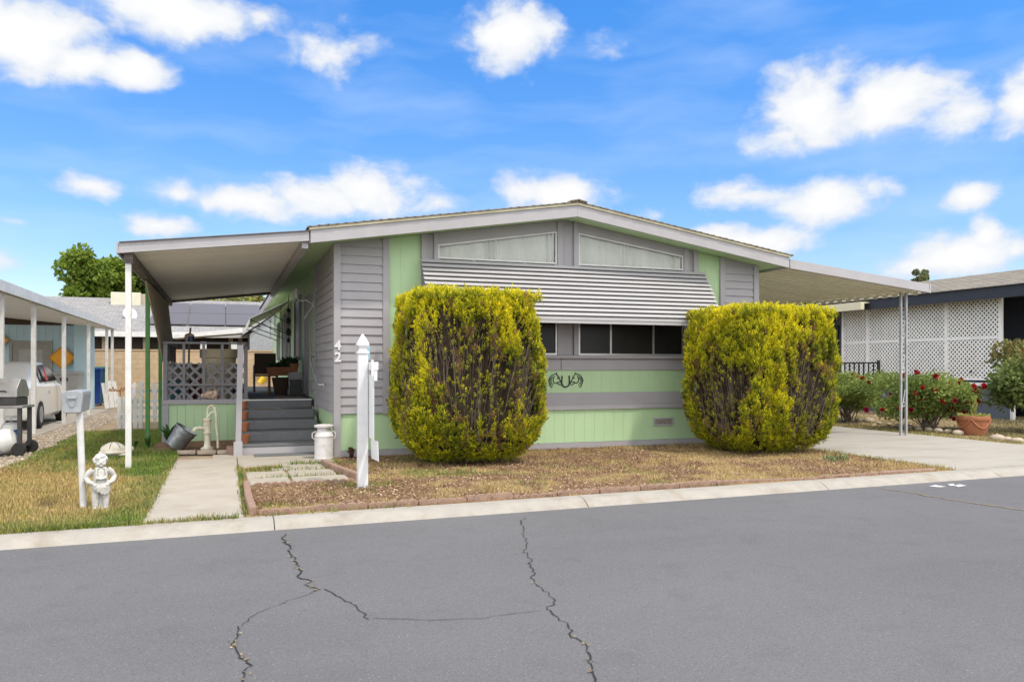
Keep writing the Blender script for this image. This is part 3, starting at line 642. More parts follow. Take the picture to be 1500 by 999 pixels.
for x in (3.2, 4.6, 5.98, 7.4, 8.77):
    b = MB(); b.bar(A+Vector((x,.03,-.05)), B+Vector((x,.03,0)), .03, .012, (1,0,0)); b.bar(B+Vector((x,.03,.03)),(x,Y0-.03,2.36),.018,.018); b.build('awning_bracket', 'wood_dark', awo)
# fascia, soffit, roof
def gable(b, y0, y1, za, zb, xa=1.26, xb=10.46):
    b.prism([(xa,zt(xa)+za),(XC,zt(XC)+za),(XC,zt(XC)+zb),(xa,zt(xa)+zb)], 'y', y0, y1); b.prism([(XC+.003,zt(XC)+za),(xb,zt(xb)+za),(xb,zt(xb)+zb),(XC+.003,zt(XC)+zb)], 'y', y0, y1)
b = MB(); gable(b, 12.68, 12.72, 0, .20); b.build('gable_fascia', 'light_grey_paint', home)
b = MB(); gable(b, 12.655, 12.74, .203, .240, 1.24, 10.48); b.build('drip_edge', 'cream_edge', home)
b = MB(); gable(b, 12.722, YE+.4, .035, .12, 1.285, 10.435); b.build('soffit', 'green_paint', home)
for x0, x1 in ((1.24,1.28),(10.44,10.48)):
    b = MB(); b.box(x0,x1,12.742,YE+.4,zt(1.26)-.0,zt(1.26)+.2); b.build('eave_fascia', 'light_grey_paint', home)
b = MB(); r = random.Random(3)
for sgn in (-1,1):                                     # shingle courses with slightly uneven butts
    x = 4.66; k = 0
    while x > -.01:
        xa, xb = x, max(x-.16,-.02); y = 12.64
        while y < YE+.4:
            L = 1.0 if y > 15 else .333
            a, c = XC+sgn*xa, XC+sgn*xb; z0, z1 = zt(XC)-.155*xa+.242, zt(XC)-.155*xb+.242
            d = r.uniform(0,.006); yy = y - (r.uniform(0,.012) if y == 12.64 else 0)
            b.prism([(a,z0),(c,z1),(c,z1+.012),(a,z0+.020+d)], 'y', yy, min(y+L-.004, YE+.4)); y += L
        x -= .14; k += 1
roof = b.build('roof', 'shingle_brown', home)
b = MB(); b.prism([(XC-.16,zt(XC)+.245),(XC,zt(XC)+.275),(XC+.16,zt(XC)+.245),(XC+.16,zt(XC)+.265),(XC,zt(XC)+.30),(XC-.16,zt(XC)+.265)], 'y', 12.62, YE+.4); b.build('ridge_cap', 'shingle_brown', roof)
b = MB(); b.box(1.0,1.24,13.4,16.5,zt(1.26)+.18,zt(1.26)+.25); b.build('flashing', 'wood_dark', roof)
# skirting vent
x0, x1 = FX(958), FX(987.6); b = MB(); b.box(x0,x1,Y0+.012,Y0+.04,.365,.395); b.box(x0,x1,Y0+.012,Y0+.04,.49,.52); b.box(x0,x0+.03,Y0+.012,Y0+.04,.396,.489); b.box(x1-.03,x1,Y0+.012,Y0+.04,.396,.489)
v = b.build('skirting_vent', 'light_grey_paint', home); b = MB(); b.box(x0+.031,x1-.031,Y0+.022,Y0+.04,.397,.488); b.build('vent_screen', 'vent_grille', v)
# house number on the corner post
for ch, zc in (('4', 1.87), ('2', 1.675)):
    cu = bpy.data.curves.new('house_number', 'FONT'); cu.body = ch; cu.size = .215; cu.extrude = .008; cu.align_x = 'CENTER'; cu.offset = .006
    me_o = bpy.data.objects.new('tmp', cu); C.objects.link(me_o)
    dg = bpy.context.evaluated_depsgraph_get(); me = bpy.data.meshes.new_from_object(me_o.evaluated_get(dg)); bpy.data.objects.remove(me_o)
    o = bpy.data.objects.new('house_number', me); C.objects.link(o); o.parent = home; me.materials.append(MATS['vinyl_white'])
    o.rotation_euler = (PI/2,0,0); o.location = Vector((FX(494.5), Y0-.032, zc-.09)) - Vector((XC,Y0,0)); o['label'] = 'white house number digit ' + ch
# ---- side wall (faces the porch)
XS = XL
b = MB(); z = .76
while z < zt(XS)+.02:
    b.prism([(XS-.036,z),(XS+.01,z),(XS+.01,z+.158),(XS-.012,z+.158)], 'y', Y0+.16, 16.05); z += .1465
b.build('lap_siding', 'grey_paint', home)
b = MB(); b.box(XS-.045,XS+.01,16.06,16.18,.0,zt(XS)+.03); b.box(XS-.025,XS+.01,Y0+.16,16.05,.715,.757); b.build('trim_board','grey_paint',home)
def side_window(y0, y1, z0, z1, louv=True):
    b = MB(); b.box(XS-.06,XS+.01,y0-.09,y0,z0-.08,z1+.08); b.box(XS-.06,XS+.01,y1,y1+.09,z0-.08,z1+.08); b.box(XS-.06,XS+.01,y0,y1,z1,z1+.08); b.box(XS-.08,XS+.01,y0,y1,z0-.08,z0)
    f = b.build('side_window','grey_paint',home); b = MB(); b.box(XS-.03,XS-.004,y0+.002,y1-.002,z0+.002,z1-.002); b.build('pane','dark_glass',f)
    b = MB(); b.box(XS-.04,XS-.031,(y0+y1)/2-.02,(y0+y1)/2+.02,z0,z1); b.build('sash','metal_frame',f)
side_window(19.6,20.9,1.75,3.15); side_window(22.8,23.7,1.6,3.0); side_window(24.6,25.6,1.6,3.0); side_window(27.5,28.2,1.8,2.9)
b = MB(); b.box(XS-.05,XS+.01,17.1,17.2,.87,3.05); b.box(XS-.05,XS+.01,18.15,18.25,.87,3.05); b.box(XS-.05,XS+.01,17.2,18.15,2.95,3.05)
df = b.build('front_door','grey_paint',home); b = MB(); b.box(XS-.035,XS-.004,17.205,18.145,.88,2.945); b.build('door_leaf','door_grey',df)
b = MB(); b.ell((XS-.07,17.3,1.85),(.03,.03,.03)); b.build('door_knob','metal_frame',df)
b = MB(); b.box(XS-.05,XS-.004,16.4,17.0,1.02,1.2); b.build('trim_board','grey_paint',home)
# scalloped side awning held out on thin arms
b = MB(); y0, y1 = 22.2, 27.6; N = 26; P0 = (XS-.03,3.32); P1 = (XS-1.1,2.78)
vs = []
for i in range(N*2+1):
    y = y0+(y1-y0)*i/(N*2); dz = .025*(i%2)
    vs += [(P0[0],y,P0[1]+dz),(P1[0],y,P1[1]+dz),(P1[0],y,P1[1]-.09-.03*(i%2))]
b.add(vs,[(3*i,3*i+3,3*i+4,3*i+1) for i in range(N*2)]+[(3*i+1,3*i+4,3*i+5,3*i+2) for i in range(N*2)])
sa = b.build('side_awning','pan_beige',home,recalc=False)
for y in (22.25,24.9,27.55): b = MB(); b.tube([(XS-.02,y,2.35),(XS-1.08,y,2.75)],.014); b.tube([(XS-.02,y,2.6),(XS-.6,y,2.98)],.01); b.tube([(XS-.3,y,2.47),(XS-.3,y,3.15)],.008); b.build('awning_arm','green_post',sa)
lamp = T('wall_lamp','small white scrolled lamp on green wall beside the front door','wall lamp',(XS-.03,16.6,2.75))
b = MB(); b.box(XS-.03,XS+.002,16.52,16.68,2.7,2.86); b.build('back_plate','white_paint',lamp)
b = MB(); b.tube([(XS-.03,16.6,2.78),(XS-.16,16.55,2.86),(XS-.3,16.55,2.84),(XS-.36,16.6,2.93)],.014); b.tube([(XS-.03,16.6,2.74),(XS-.12,16.58,2.62),(XS-.2,16.55,2.48)],.012); b.build('arm','white_paint',lamp)
b = MB(); b.lathe([(.02,0),(.06,.06),(.045,.16),(.01,.2)],(XS-.36,16.6,2.9),12); b.build('lamp_shade','white_paint',lamp,smooth=True)
# wind chimes
wc = T('wind_chime','dark wind chime hanging between the porch windows','wind chime',(XS-.14,21.7,3.3))
b = MB(); b.tube([(XS-.14,21.7,3.4),(XS-.14,21.7,2.25)],.008,5); b.build('cord','black_metal',wc)
for z, rr in ((3.0,.05),(2.72,.07),(2.42,.08),(2.2,.05)):
    b = MB(); b.ell((XS-.14,21.7,z),(rr,rr,rr*1.3),8,6); b.build('charm','black_metal',wc)
# horse heads and shoe on the green front
hp = T('horse_ornament','black metal ornament of two horse heads either side of a horseshoe on the green wall','wall ornament',(FX(829.5),Y0+.02,1.1))
zb = at(829,568,Y0).z; sc_ = at(829,546,Y0).z - zb
def hx(u): return FX(u)
def bars(name, pl, rr=.0085):
    b = MB()
    for line in pl: b.tube([(x, Y0+.022, z) for x, z in line], rr, 6)
    return b.build(name,'black_metal',hp,smooth=True)
W_ = FX(823)-FX(804.5)
def head(mir):
    xo = FX(804.5) if not mir else FX(855); s = 1 if not mir else -1
    g = lambda q: [(xo+s*W_*a, zb+sc_*c*.98) for a, c in q]
    b = MB()
    lines = [[(.24,.02),(.06,.3),(0,.52),(.15,.78),(.42,.92),(.6,.97),(.64,1.02)],[(.64,1.02),(.66,.88),(.82,.72),(.86,.6)],[(.86,.6),(1.0,.38),(1.02,.26),(.95,.2),(.82,.24),(.7,.33)],[(.9,.4),(.78,.4),(.62,.33),(.44,.34),(.38,.42)],[(.38,.42),(.36,.62),(.46,.82)],[(.3,.3),(.36,.22),(.24,.02)],[(.2,.2),(.12,.5),(.26,.74)],[(.26,.24),(.2,.5),(.32,.74)],[(.14,.16),(.05,.45),(.16,.7)]]
    for i, q in enumerate(lines): b.tube([(x,Y0+.022+.001*i,z) for x,z in g(q)], .0075 if i < 5 else .004, 6)
    b.ell((g([(.74,.66)])[0][0],Y0+.02,g([(.74,.66)])[0][1]),(.014,.01,.014),8,6)
    b.build('horse_head','black_metal',hp,smooth=True)
head(False); head(True)
hc = (FX(829.3), zb+sc_*.36); rx_, rz_ = (FX(835.5)-FX(824))/2, sc_*.30
b = MB(); b.tube([(hc[0]-rx_*.9,Y0+.018,zb+sc_*.80)]+[(hc[0]+rx_*math.cos(t),Y0+.018,hc[1]+rz_*math.sin(t)) for t in [PI+i*PI/12 for i in range(13)]]+[(hc[0]+rx_*.9,Y0+.018,zb+sc_*.82)],.012,8); b.build('horseshoe','black_metal',hp,smooth=True)
# ================================================================ PATIO COVER (left) AND CARPORT (right)
def pan(b, xa, za, xb, zb_, y0, y1, per, amp, th=.008):
    y = y0; prof = []
    while y < y1:
        prof += [(y,0),(y+per*.5,0),(y+per*.58,amp),(y+per*.92,amp)]; y += per
    prof.append((y,0)); n = len(prof)
    vs = [(xa,p[0],za+p[1]) for p in prof]+[(xb,p[0],zb_+p[1]) for p in prof]+[(xa,p[0],za+p[1]+th) for p in prof]+[(xb,p[0],zb_+p[1]+th) for p in prof]
    fs = []
    for i in range(n-1): fs += [(i,i+1,n+i+1,n+i),(2*n+i,3*n+i,3*n+i+1,2*n+i+1),(i,2*n+i,2*n+i+1,i+1),(n+i,n+i+1,3*n+i+1,3*n+i)]
    b.add(vs,fs); return y
pc = T('patio_cover','flat sheet metal patio cover sloping left from the home over the porch','patio cover',(-.1,12.7,0))
PL, PR = -1.46, 1.235; zl, zr = 3.15, 3.475
b = MB(); pan(b, PL+.02, zl+.035, PR, zr+.035, 12.76, 22.0, .20, .035); b.build('roof_pan','pan_white',pc,recalc=False)
b = MB(); b.prism([(PL,zl+.055),(PR,zr+.055),(PR,zr+.15),(PL,zl+.15)],'y',12.69,12.72); b.prism([(PL,zl),(PR,zr),(PR,zr+.052),(PL,zl+.052)],'y',12.68,12.74); b.box(PL-.03,PL-.002,12.68,22.05,zl-.005,zl+.155)
b.build('fascia','light_grey_paint',pc)
b = MB(); b.prism([(PL+.01,zl+.152),(PR,zr+.152),(PR,zr+.165),(PL+.01,zl+.165)],'y',12.66,22.05); b.build('flashing','wood_dark',pc)
b = MB(); b.box(-1.40,-1.28,12.78,22.0,zl-.09,zl+.03); b.build('beam','wood_dark',pc)
b = MB(); b.prism([(PL,zl-.02),(PR,zr-.03),(PR,zr+.04),(PL,zl+.03)],'y',22.0,22.1); b.build('beam','wood_dark',pc)
b = MB(); b.box(PR-.10,PR-.004,12.76,22.0,zr-.11,zr-.0); b.build('gutter','light_grey_paint',pc)
def post(name, m, x0, x1, y0, y1, z0, z1, root, lab=None):
    b = MB(); b.box(x0,x1,y0,y1,z0,z1); o = b.build(name,m,root,bev=.005); 
    if lab: o['label'] = lab
post('post','white_paint',-1.385,-1.305,12.81,12.89,-.05,zl-.09,pc,'white painted front post')
b = MB(); b.box(-1.41,-1.28,12.785,12.915,zl-.13,zl-.092); b.build('post_bracket','wood_dark',pc)
for y in (15.9,18.9): post('post','green_post',-1.385,-1.31,y,y+.075,-.05,zl-.09,pc,'green painted post')
cp = T('carport','sheet metal carport roof sloping right from the home over the driveway','carport',(12.2,12.7,0))
CL, CR_ = 10.485, 14.12; zl, zr = 3.44, 3.08
b = MB(); pan(b, CL, zl+.04, CR_-.02, zr+.04, 12.76, 30.5, .28, .08); b.build('roof_pan','pan_beige',cp,recalc=False)
b = MB(); b.prism([(CL,zl+.065),(CR_,zr+.065),(CR_,zr+.18),(CL,zl+.18)],'y',12.69,12.72); b.prism([(CL,zl),(CR_,zr),(CR_,zr+.062),(CL,zl+.062)],'y',12.68,12.74); b.build('fascia','light_grey_paint',cp)
b = MB(); b.box(CR_+.002,CR_+.035,12.68,12.9,zr-.01,zr+.185); b.build('end_cap','light_grey_paint',cp)
b = MB(); vs = []; n = 0; y = 12.95
while y < 30.4:
    for a, dz in ((0,0),(.14,0),(.15,.06),(.27,.06)): vs += [(CR_-.03,y+a,zr+.06),(CR_-.03,y+a,zr-.03+dz)]; n += 1
    y += .28
b.add(vs,[(2*i,2*i+2,2*i+3,2*i+1) for i in range(n-1)]); b.build('edge_flashing','pan_beige',cp,recalc=False)
def trellis_post(x, y, dx, m):
    b = MB(); 
    b.box(x-.022,x+.022,y-.022,y+.022,-.03,zr+.03); b.box(x+dx-.022,x+dx+.022,y-.022,y+.022,-.03,zr+.02)
    o = b.build('post',m,cp)
    for i, z in enumerate((.55,1.3,2.05)):
        za, zb2 = z, z+.45; b = MB()
        b.tube([(x+.03,y,za),(x+dx*.5,y,(za+zb2)/2),(x+dx-.03,y,zb2)],.008,6)
        b.tube([(x+dx*.5+.05*math.cos(t),y,(za+zb2)/2-.09+.05*math.sin(t)) for t in [k*.45-2.2 for k in range(10)]],.006,5)
        b.build('scroll','white_paint',o)
trellis_post(13.78,13.12,.15,'aluminium_dull'); trellis_post(13.80,16.1,.16,'green_post'); trellis_post(13.8,19.2,.15,'green_post'); trellis_post(13.8,23,.15,'aluminium_dull')
# ================================================================ PORCH, STEPS, RAIL
def lattice(b, O, U, V, N, w, h, sp, sw, th):
    O, U, V, N = Vector(O), Vector(U), Vector(V), Vector(N)
    for sgn, off in ((1,0),(-1,th+.001)):
        c = -h + sp*.3
        while c < w:
            pts = []
            # line x = c + t, z = t (sgn 1) or z = h - t
            t0, t1 = max(0,-c), min(h, w-c)
            if t1 - t0 > .03:
                p, q = (c+t0, t0 if sgn>0 else h-t0), (c+t1, t1 if sgn>0 else h-t1)
                a, d = O+U*p[0]+V*p[1]+N*off, O+U*q[0]+V*q[1]+N*off
                b.bar(a, d, sw, th, N)
            c += sp
porch = T('porch','raised wooden porch with green skirting, grey lattice railing and carpeted floor','porch',(.2,16.4,0))
DY, DZ = 16.4, .85
b = MB(); b.box(-1.1,XS-.05,DY+.02,27,.72,DZ-.0); b.build('floor','carpet',porch)
b = MB(); x = -1.02
while x < .3: b.box(x,min(x+.148,.31),DY-.02,DY+.015,-.02,.775); x += .152
b.build('skirting','green_paint',porch)
b = MB(); b.box(-1.14,-1.024,DY-.045,DY+.06,-.03,.775); b.box(.315,.42,DY-.045,DY+.06,-.03,.775); b.box(-1.14,.44,DY-.06,DY+.06,.778,.865); b.build('skirting_trim','grey_paint',porch)
b = MB(); b.box(-1.12,-1.06,DY+.061,27,.0,.84); b.build('side_skirting','green_paint',porch)
b = MB(); lattice(b, (-1.06,DY-.012,.872), (1,0,0),(0,0,1),(0,-1,0), 1.40,.70,.2,.048,.008); b.build('lattice_panel','rail_grey',porch)
b = MB(); lattice(b, (-1.10,DY+.06,.872), (0,1,0),(0,0,1),(-1,0,0), 3.2,.70,.2,.048,.008); b.build('lattice_panel','rail_grey',porch)
for x, wd in ((-1.115,.075),(-.775,.05),(-.42,.05),(-.08,.05),(.225,.05),(.345,.07)):
    b = MB(); b.box(x,x+wd,DY-.055,DY-.021,.868,1.935); b.build('baluster','rail_grey',porch)
b = MB(); b.box(-1.13,.43,DY-.07,DY+.03,1.938,1.975); b.build('top_rail','rail_grey',porch); b = MB(); b.box(-1.04,.34,DY-.085,DY-.057,1.13,1.17); b.build('mid_rail','rail_grey',porch)
b = MB(); b.box(-1.13,-1.05,DY+.032,19.7,1.935,1.972); b.build('top_rail','rail_grey',porch)
for y in (17.5,18.6,19.65): b = MB(); b.box(-1.12,-1.07,y,y+.05,.868,1.933); b.build('baluster','rail_grey',porch)
st = T('porch_steps','five carpeted steps rising to the porch beside the grey siding','steps',(.95,14.1,0))
ys = [14.07,14.62,15.15,15.68,16.2]; 
for i, y in enumerate(ys):
    z1 = .17*(i+1); b = MB(); b.box(.24,XS-.09,y,(ys[i+1]+.0 if i < 4 else DY+.018),z1-.17-.0 if i else -.03,z1-.004 if i < 4 else DZ+.003)
    o = b.build('step','carpet' if i else 'grey_paint',st,bev=.012)
    if i == 0:
        o['label'] = 'lowest step with a white painted riser'; o.data.materials[0] = MATS['light_grey_paint']
        b = MB(); b.box(.235,XS-.085,y-.008,ys[1]-.002,.125,.172); b.build('tread','carpet',o,bev=.01)
b = MB(); b.box(.25,XS-.09,16.185,16.199,.832,.856); b.build('nosing','white_paint',st)
b = MB(); b.prism([(14.1,-.02),(DY,-.02),(DY,.7),(16.2,.7)],'x',XS-.085,XS-.06); b.build('side_board','green_paint',st)
nw = T('newel_post','tall grey post at the foot of the porch steps','post',(.2,13.98,0))
b = MB(); b.box(.13,.27,13.90,14.05,.0,.24); b.build('base_block','light_grey_paint',nw,bev=.006)
b = MB(); b.bar((.205,13.975,.24),(.24,13.99,1.86),.09,.09,(0,1,0)); b.build('shaft','grey_paint',nw)
b = MB(); b.bar((.24,14.02,1.80),(.37,16.3,1.95),.05,.07); b.build('stair_rail','grey_paint',nw)
hr = T('wall_handrail','short bent metal handrail on siding above the steps','handrail',(XS-.1,15.2,1.3))
b = MB(); b.tube([(XS-.04,16.0,1.70),(XS-.13,15.95,1.70),(XS-.15,15.8,1.62),(XS-.13,14.75,1.20),(XS-.12,14.6,1.17),(XS-.04,14.55,1.17)],.02,8); b.build('rail','metal_frame',hr,smooth=True)
b = MB(); b.box(XS-.05,XS-.037,14.5,14.6,1.12,1.22); b.box(XS-.05,XS-.037,15.95,16.05,1.65,1.75); b.build('bracket','metal_frame',hr)
mt = MB(); mt.box(.45,1.45,13.62,13.98,.009,.022); tag(mt.build('door_mat','carpet'),'flat dark mat at the foot of the porch steps','mat')
# roll-up slat blind hanging under the cover
b = MB(); n = 44
for i in range(n):
    t = i/n; b.bar((-1.345+.016*(i%2),15.5+5.6*t,3.06),(-1.13+.016*(i%2),16.55+3.6*t,1.62),.02,.115,(0,1,0))
tag(b.build('slat_blind','bamboo'),'weathered tan slat blind hanging from the patio beam','blind')
# ================================================================ CLIPPED GOLDEN SHRUBS
def shrub(cx, cy, ax, ay, Hh, seed, bald, label, group):
    global RNG
    RNG = np.random.default_rng(seed)
    root = T('clipped_shrub', label, 'shrub', (cx, cy, 0), group)
    tt = np.array([0,.03,.10,.18,.28,.45,.7,.86,.94,1.0]); ss = np.array([.44,.60,.80,.92,.995,.985,.935,.895,.85,.66])
    def prof(t): return np.interp(t, tt, ss)
    def outer(th, t):
        c, s = np.cos(th), np.sin(th); p = 5.0
        r = (np.abs(c/ax)**p + np.abs(s/ay)**p)**(-1/p)
        lump = 1 + .05*(vnoise(th*4.2, t*5, seed)-.5) + .035*(vnoise(th*11, t*13, seed+5)-.5)
        return r*prof(t)*lump
    # bare twig mass inside
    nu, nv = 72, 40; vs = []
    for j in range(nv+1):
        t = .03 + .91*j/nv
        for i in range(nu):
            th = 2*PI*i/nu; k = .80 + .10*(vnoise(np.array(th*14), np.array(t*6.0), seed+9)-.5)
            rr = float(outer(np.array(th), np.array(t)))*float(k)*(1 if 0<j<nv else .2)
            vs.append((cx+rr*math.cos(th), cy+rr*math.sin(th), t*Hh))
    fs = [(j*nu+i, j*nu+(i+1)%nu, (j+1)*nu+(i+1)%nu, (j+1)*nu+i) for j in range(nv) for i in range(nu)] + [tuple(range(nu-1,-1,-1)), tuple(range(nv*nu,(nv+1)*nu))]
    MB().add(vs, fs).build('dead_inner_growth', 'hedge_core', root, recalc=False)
    def baldness(th, t):
        w = np.zeros_like(t)
        for bth, bt, wth, wt in bald:
            d = (th-bth+PI)%(2*PI)-PI
            w = np.maximum(w, sstep(1.25,.55, np.sqrt((d/wth)**2+((t-bt)/wt)**2) + (vnoise(th*9,t*9,seed+3)-.5)*.9))
        return w
    r = random.Random(seed); tw = MB()
    for i in range(360):
        if i < 260 and bald: bth, bt, wth, wt = r.choice(bald); th = bth + r.gauss(0,.55)*wth; te = bt + r.uniform(-.9,.9)*wt
        else: th = r.uniform(0,2*PI); te = r.uniform(.4,.95)
        te = min(max(te,.22),.93); ro = float(outer(np.array(th),np.array(te)))*r.uniform(.84,1.0)
        z0 = max(.14, te-r.uniform(.12,.34)); rb = ro*r.uniform(.72,.93); th0 = th + r.gauss(0,.05)
        p = Vector((cx+rb*math.cos(th0),cy+rb*math.sin(th0),z0*Hh)); q = Vector((cx+ro*math.cos(th),cy+ro*math.sin(th),te*Hh))
        mid = p.lerp(q,.5)+Vector((r.gauss(0,.025),r.gauss(0,.025),.02)); w0 = r.uniform(.003,.007)
        tw.tube([p,mid,q],[w0,w0*.75,w0*.4],4)
    for i in range(9):
        a = r.uniform(0,6.3); tw.tube([(cx+.1*math.cos(a),cy+.1*math.sin(a),-.05),(cx+.25*math.cos(a),cy+.25*math.sin(a),.25),(cx+.5*ax*math.cos(a),cy+.5*ay*math.sin(a),.6)],[.04,.03,.02],6)
    tw.build('branch_work','twig_grey',root,recalc=False)
    # tufts
    N = 13000
    th = RNG.uniform(0,2*PI,N); t = RNG.uniform(.03,1.0,N)
    keep = RNG.random(N) < np.clip(np.interp(t,tt,ss),.3,1); th, t = th[keep], t[keep]
    nt_ = 1900; xs = RNG.uniform(-ax,ax,nt_)*.84; ysx = RNG.uniform(-ay,ay,nt_)*.84
    bw = baldness(th,t); k = RNG.random(len(th)) < 1-.84*bw; th, t, bw = th[k], t[k], bw[k]
    ro = outer(th,t)*(1.0 - .10*bw*RNG.random(len(th)) - RNG.uniform(0,.03,len(th)) - .11*(1-vnoise(th*13+3*vnoise(t*7,th*3,seed),t*11,seed+40))**1.5)
    P = np.stack([cx+ro*np.cos(th), cy+ro*np.sin(th), t*Hh],-1)
    nrm = np.stack([np.sign(np.cos(th))*np.abs(np.cos(th)/1)**2.2, np.sign(np.sin(th))*np.abs(np.sin(th))**2.2, np.where(t>.93,.7,np.where(t<.18,-.35,0.05))],-1)
    Pt = np.stack([cx+xs, cy+ysx, Hh*(.965+.05*(fbm(xs,ysx,2.2,seed)-.5)+RNG.uniform(-.012,.018,nt_))],-1)
    P = np.concatenate([P,Pt]); nrm = np.concatenate([nrm,np.tile([0,0,1.0],(nt_,1))]); bw = np.concatenate([bw,np.zeros(nt_)]); top = np.concatenate([sstep(.72,.97,t),np.ones(nt_)])
    nrm = unit(nrm); nT = len(P); K = 30
    axis = unit(nrm*.38 + np.array([0,0,.95]) + RNG.normal(0,.16,(nT,3)))
    axis[:,2] = np.where(nrm[:,2]<-.2, axis[:,2]*.5, axis[:,2])
    scale = RNG.uniform(.55,1.0,nT)*(1-.5*bw)
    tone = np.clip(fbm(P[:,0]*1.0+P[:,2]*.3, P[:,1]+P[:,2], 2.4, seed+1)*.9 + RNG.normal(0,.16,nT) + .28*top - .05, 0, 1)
    # each tuft: flattened flame of scale sprays
    fan = unit(np.cross(axis, RNG.normal(size=(nT,3)))); 
    s = RNG.random((nT,K)); side = RNG.normal(0,1,(nT,K))
    base = P[:,None,:] + axis[:,None,:]*((s-.35)*.15*scale[:,None])[...,None] + fan[:,None,:]*(side*.028*scale[:,None]*(1.1-s))[...,None] + RNG.normal(0,.010,(nT,K,3))
    D = axis[:,None,:] + fan[:,None,:]*(side*.42)[...,None] + RNG.normal(0,.22,(nT,K,3))
    L = RNG.uniform(.028,.066,(nT,K))*scale[:,None]; W = L*RNG.uniform(.26,.42,(nT,K))
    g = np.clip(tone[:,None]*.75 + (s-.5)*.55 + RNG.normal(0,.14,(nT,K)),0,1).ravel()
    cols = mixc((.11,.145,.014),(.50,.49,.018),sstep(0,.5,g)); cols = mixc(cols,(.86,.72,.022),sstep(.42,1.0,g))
    brn = (RNG.random((nT,1)) < (.02+.5*sstep(.05,.5,bw)*sstep(1.0,.6,bw))[:,None]).repeat(K,1).ravel()
    cols[brn] = mixc((.20,.105,.05),(.34,.22,.10),RNG.random(brn.sum()))
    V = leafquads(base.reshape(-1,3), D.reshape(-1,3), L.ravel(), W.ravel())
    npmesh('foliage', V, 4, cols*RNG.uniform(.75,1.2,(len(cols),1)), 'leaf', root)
    return root
shrub(3.58, 11.95, 1.15, 1.0, 2.62, 11, [(-PI/2-.02,.47,.72,.33),(-PI/2-.62,.64,.26,.24),(-PI/2+.72,.5,.18,.28),(PI+.2,.5,.5,.34)],
      'large clipped golden shrub with bare twiggy front, between the white sign post and the windows', 'clipped golden shrubs before the home')
shrub(8.90, 11.60, 1.16, 1.05, 2.49, 23, [(PI+.2,.40,.66,.32),(-PI/2+.30,.45,.52,.34)],
      'large clipped golden shrub beside the driveway with dead brown patches on two faces', 'clipped golden shrubs before the home')
RNG = np.random.default_rng(99)
# ================================================================ YARD THINGS
# sign post
sp_ = gp(531,713); sx, sy = sp_.x, sp_.y
sg = T('sign_post','tall white vinyl sign post with pointed cap standing in the front yard','sign post',(sx,sy,0))
w2 = .062
b = MB(); b.box(sx-w2,sx+w2,sy-w2,sy+w2,-.03,1.66); b.build('post','vinyl_white',sg,bev=.008)
b = MB(); k2 = 1.15
def sq(b, z0, r0, z1, r1): b.add([(sx-r0,sy-r0,z0),(sx+r0,sy-r0,z0),(sx+r0,sy+r0,z0),(sx-r0,sy+r0,z0),(sx-r1,sy-r1,z1),(sx+r1,sy-r1,z1),(sx+r1,sy+r1,z1),(sx-r1,sy+r1,z1)],[(3,2,1,0),(4,5,6,7),(0,1,5,4),(1,2,6,5),(2,3,7,6),(3,0,4,7)])
z = 1.661
for dz, r0, r1 in ((.02,w2*1.2,w2*1.25),(.02,w2*1.1,w2*.8),(.03,w2*.8,w2*.75),(.025,w2*.75,w2*1.1),(.02,w2*1.15,w2*1.2),(.05,w2*1.2,w2*.85),(.05,w2*.85,w2*.4),(.03,w2*.4,.006)): sq(b, z, r0, z+dz-.0006, r1); z += dz
b.build('cap','vinyl_white',sg)
b = MB(); b.box(sx+w2+.002,sx+w2+.062,sy-.42,sy+.02,1.455,1.555); b.build('arm','vinyl_white',sg,bev=.006)
b = MB(); b.box(sx+w2-.02,sx+w2+.042,sy+.065,sy+.115,1.58,1.76); b.build('flyer_box','light_blue',sg,bev=.008)
b = MB(); b.box(sx+w2-.03,sx+w2+.0,sy-.45,sy-.422,1.39,1.58); b.box(sx+w2+.0,sx+w2+.04,sy-.46,sy-.423,1.33,1.45); b.build('bracket','vinyl_white',sg)
sn = T('hanging_sign','white sign panel hanging edge on from the arm of the sign post','sign',(sx+.11,sy-.2,1.45))
b = MB(); b.box(sx+w2+.006,sx+w2+.012,sy-.40,sy-.02,.62,1.40); b.build('panel','sheet_white',sn)
b = MB(); 
for yy in (sy-.36,sy-.08): b.tube([(sx+w2+.009,yy,1.40),(sx+w2+.009,yy,1.453)],.005,6)
b.build('hook','metal_frame',sn)
b = MB(); b.add([(sx+w2+.03,sy-.04,.60),(sx+w2+.05,sy-.42,.60),(sx+w2+.058,sy-.43,.36),(sx+w2+.038,sy-.05,.36),(sx+w2+.036,sy-.04,.60),(sx+w2+.056,sy-.42,.60),(sx+w2+.064,sy-.43,.36),(sx+w2+.044,sy-.05,.36)],[(0,1,2,3),(7,6,5,4),(0,4,5,1),(1,5,6,2),(2,6,7,3),(3,7,4,0)]); b.build('rider_panel','sheet_white',sn)
# milk can
mc = gp(474.5,672); mx_, my_ = mc.x, mc.y
can = T('milk_can','old white painted milk can beside the porch steps','milk can',(mx_,my_,0))
b = MB(); b.lathe([(.145,0),(.155,.01),(.155,.03),(.15,.035),(.15,.36),(.156,.365),(.156,.38),(.15,.385),(.13,.43),(.105,.465),(.105,.50)],(mx_,my_,0),28); b.build('body','can_white',can,smooth=True)
b = MB(); b.lathe([(.10,.501),(.15,.515),(.158,.53),(.156,.55),(.10,.562),(.02,.565)],(mx_,my_,0),28); b.build('lid','can_white',can,smooth=True)
for s in (-1,1): b = MB(); b.tube([(mx_+s*.145,my_,.32),(mx_+s*.185,my_,.35),(mx_+s*.185,my_,.42),(mx_+s*.125,my_,.455)],.010,8); b.build('handle','can_white',can,smooth=True)
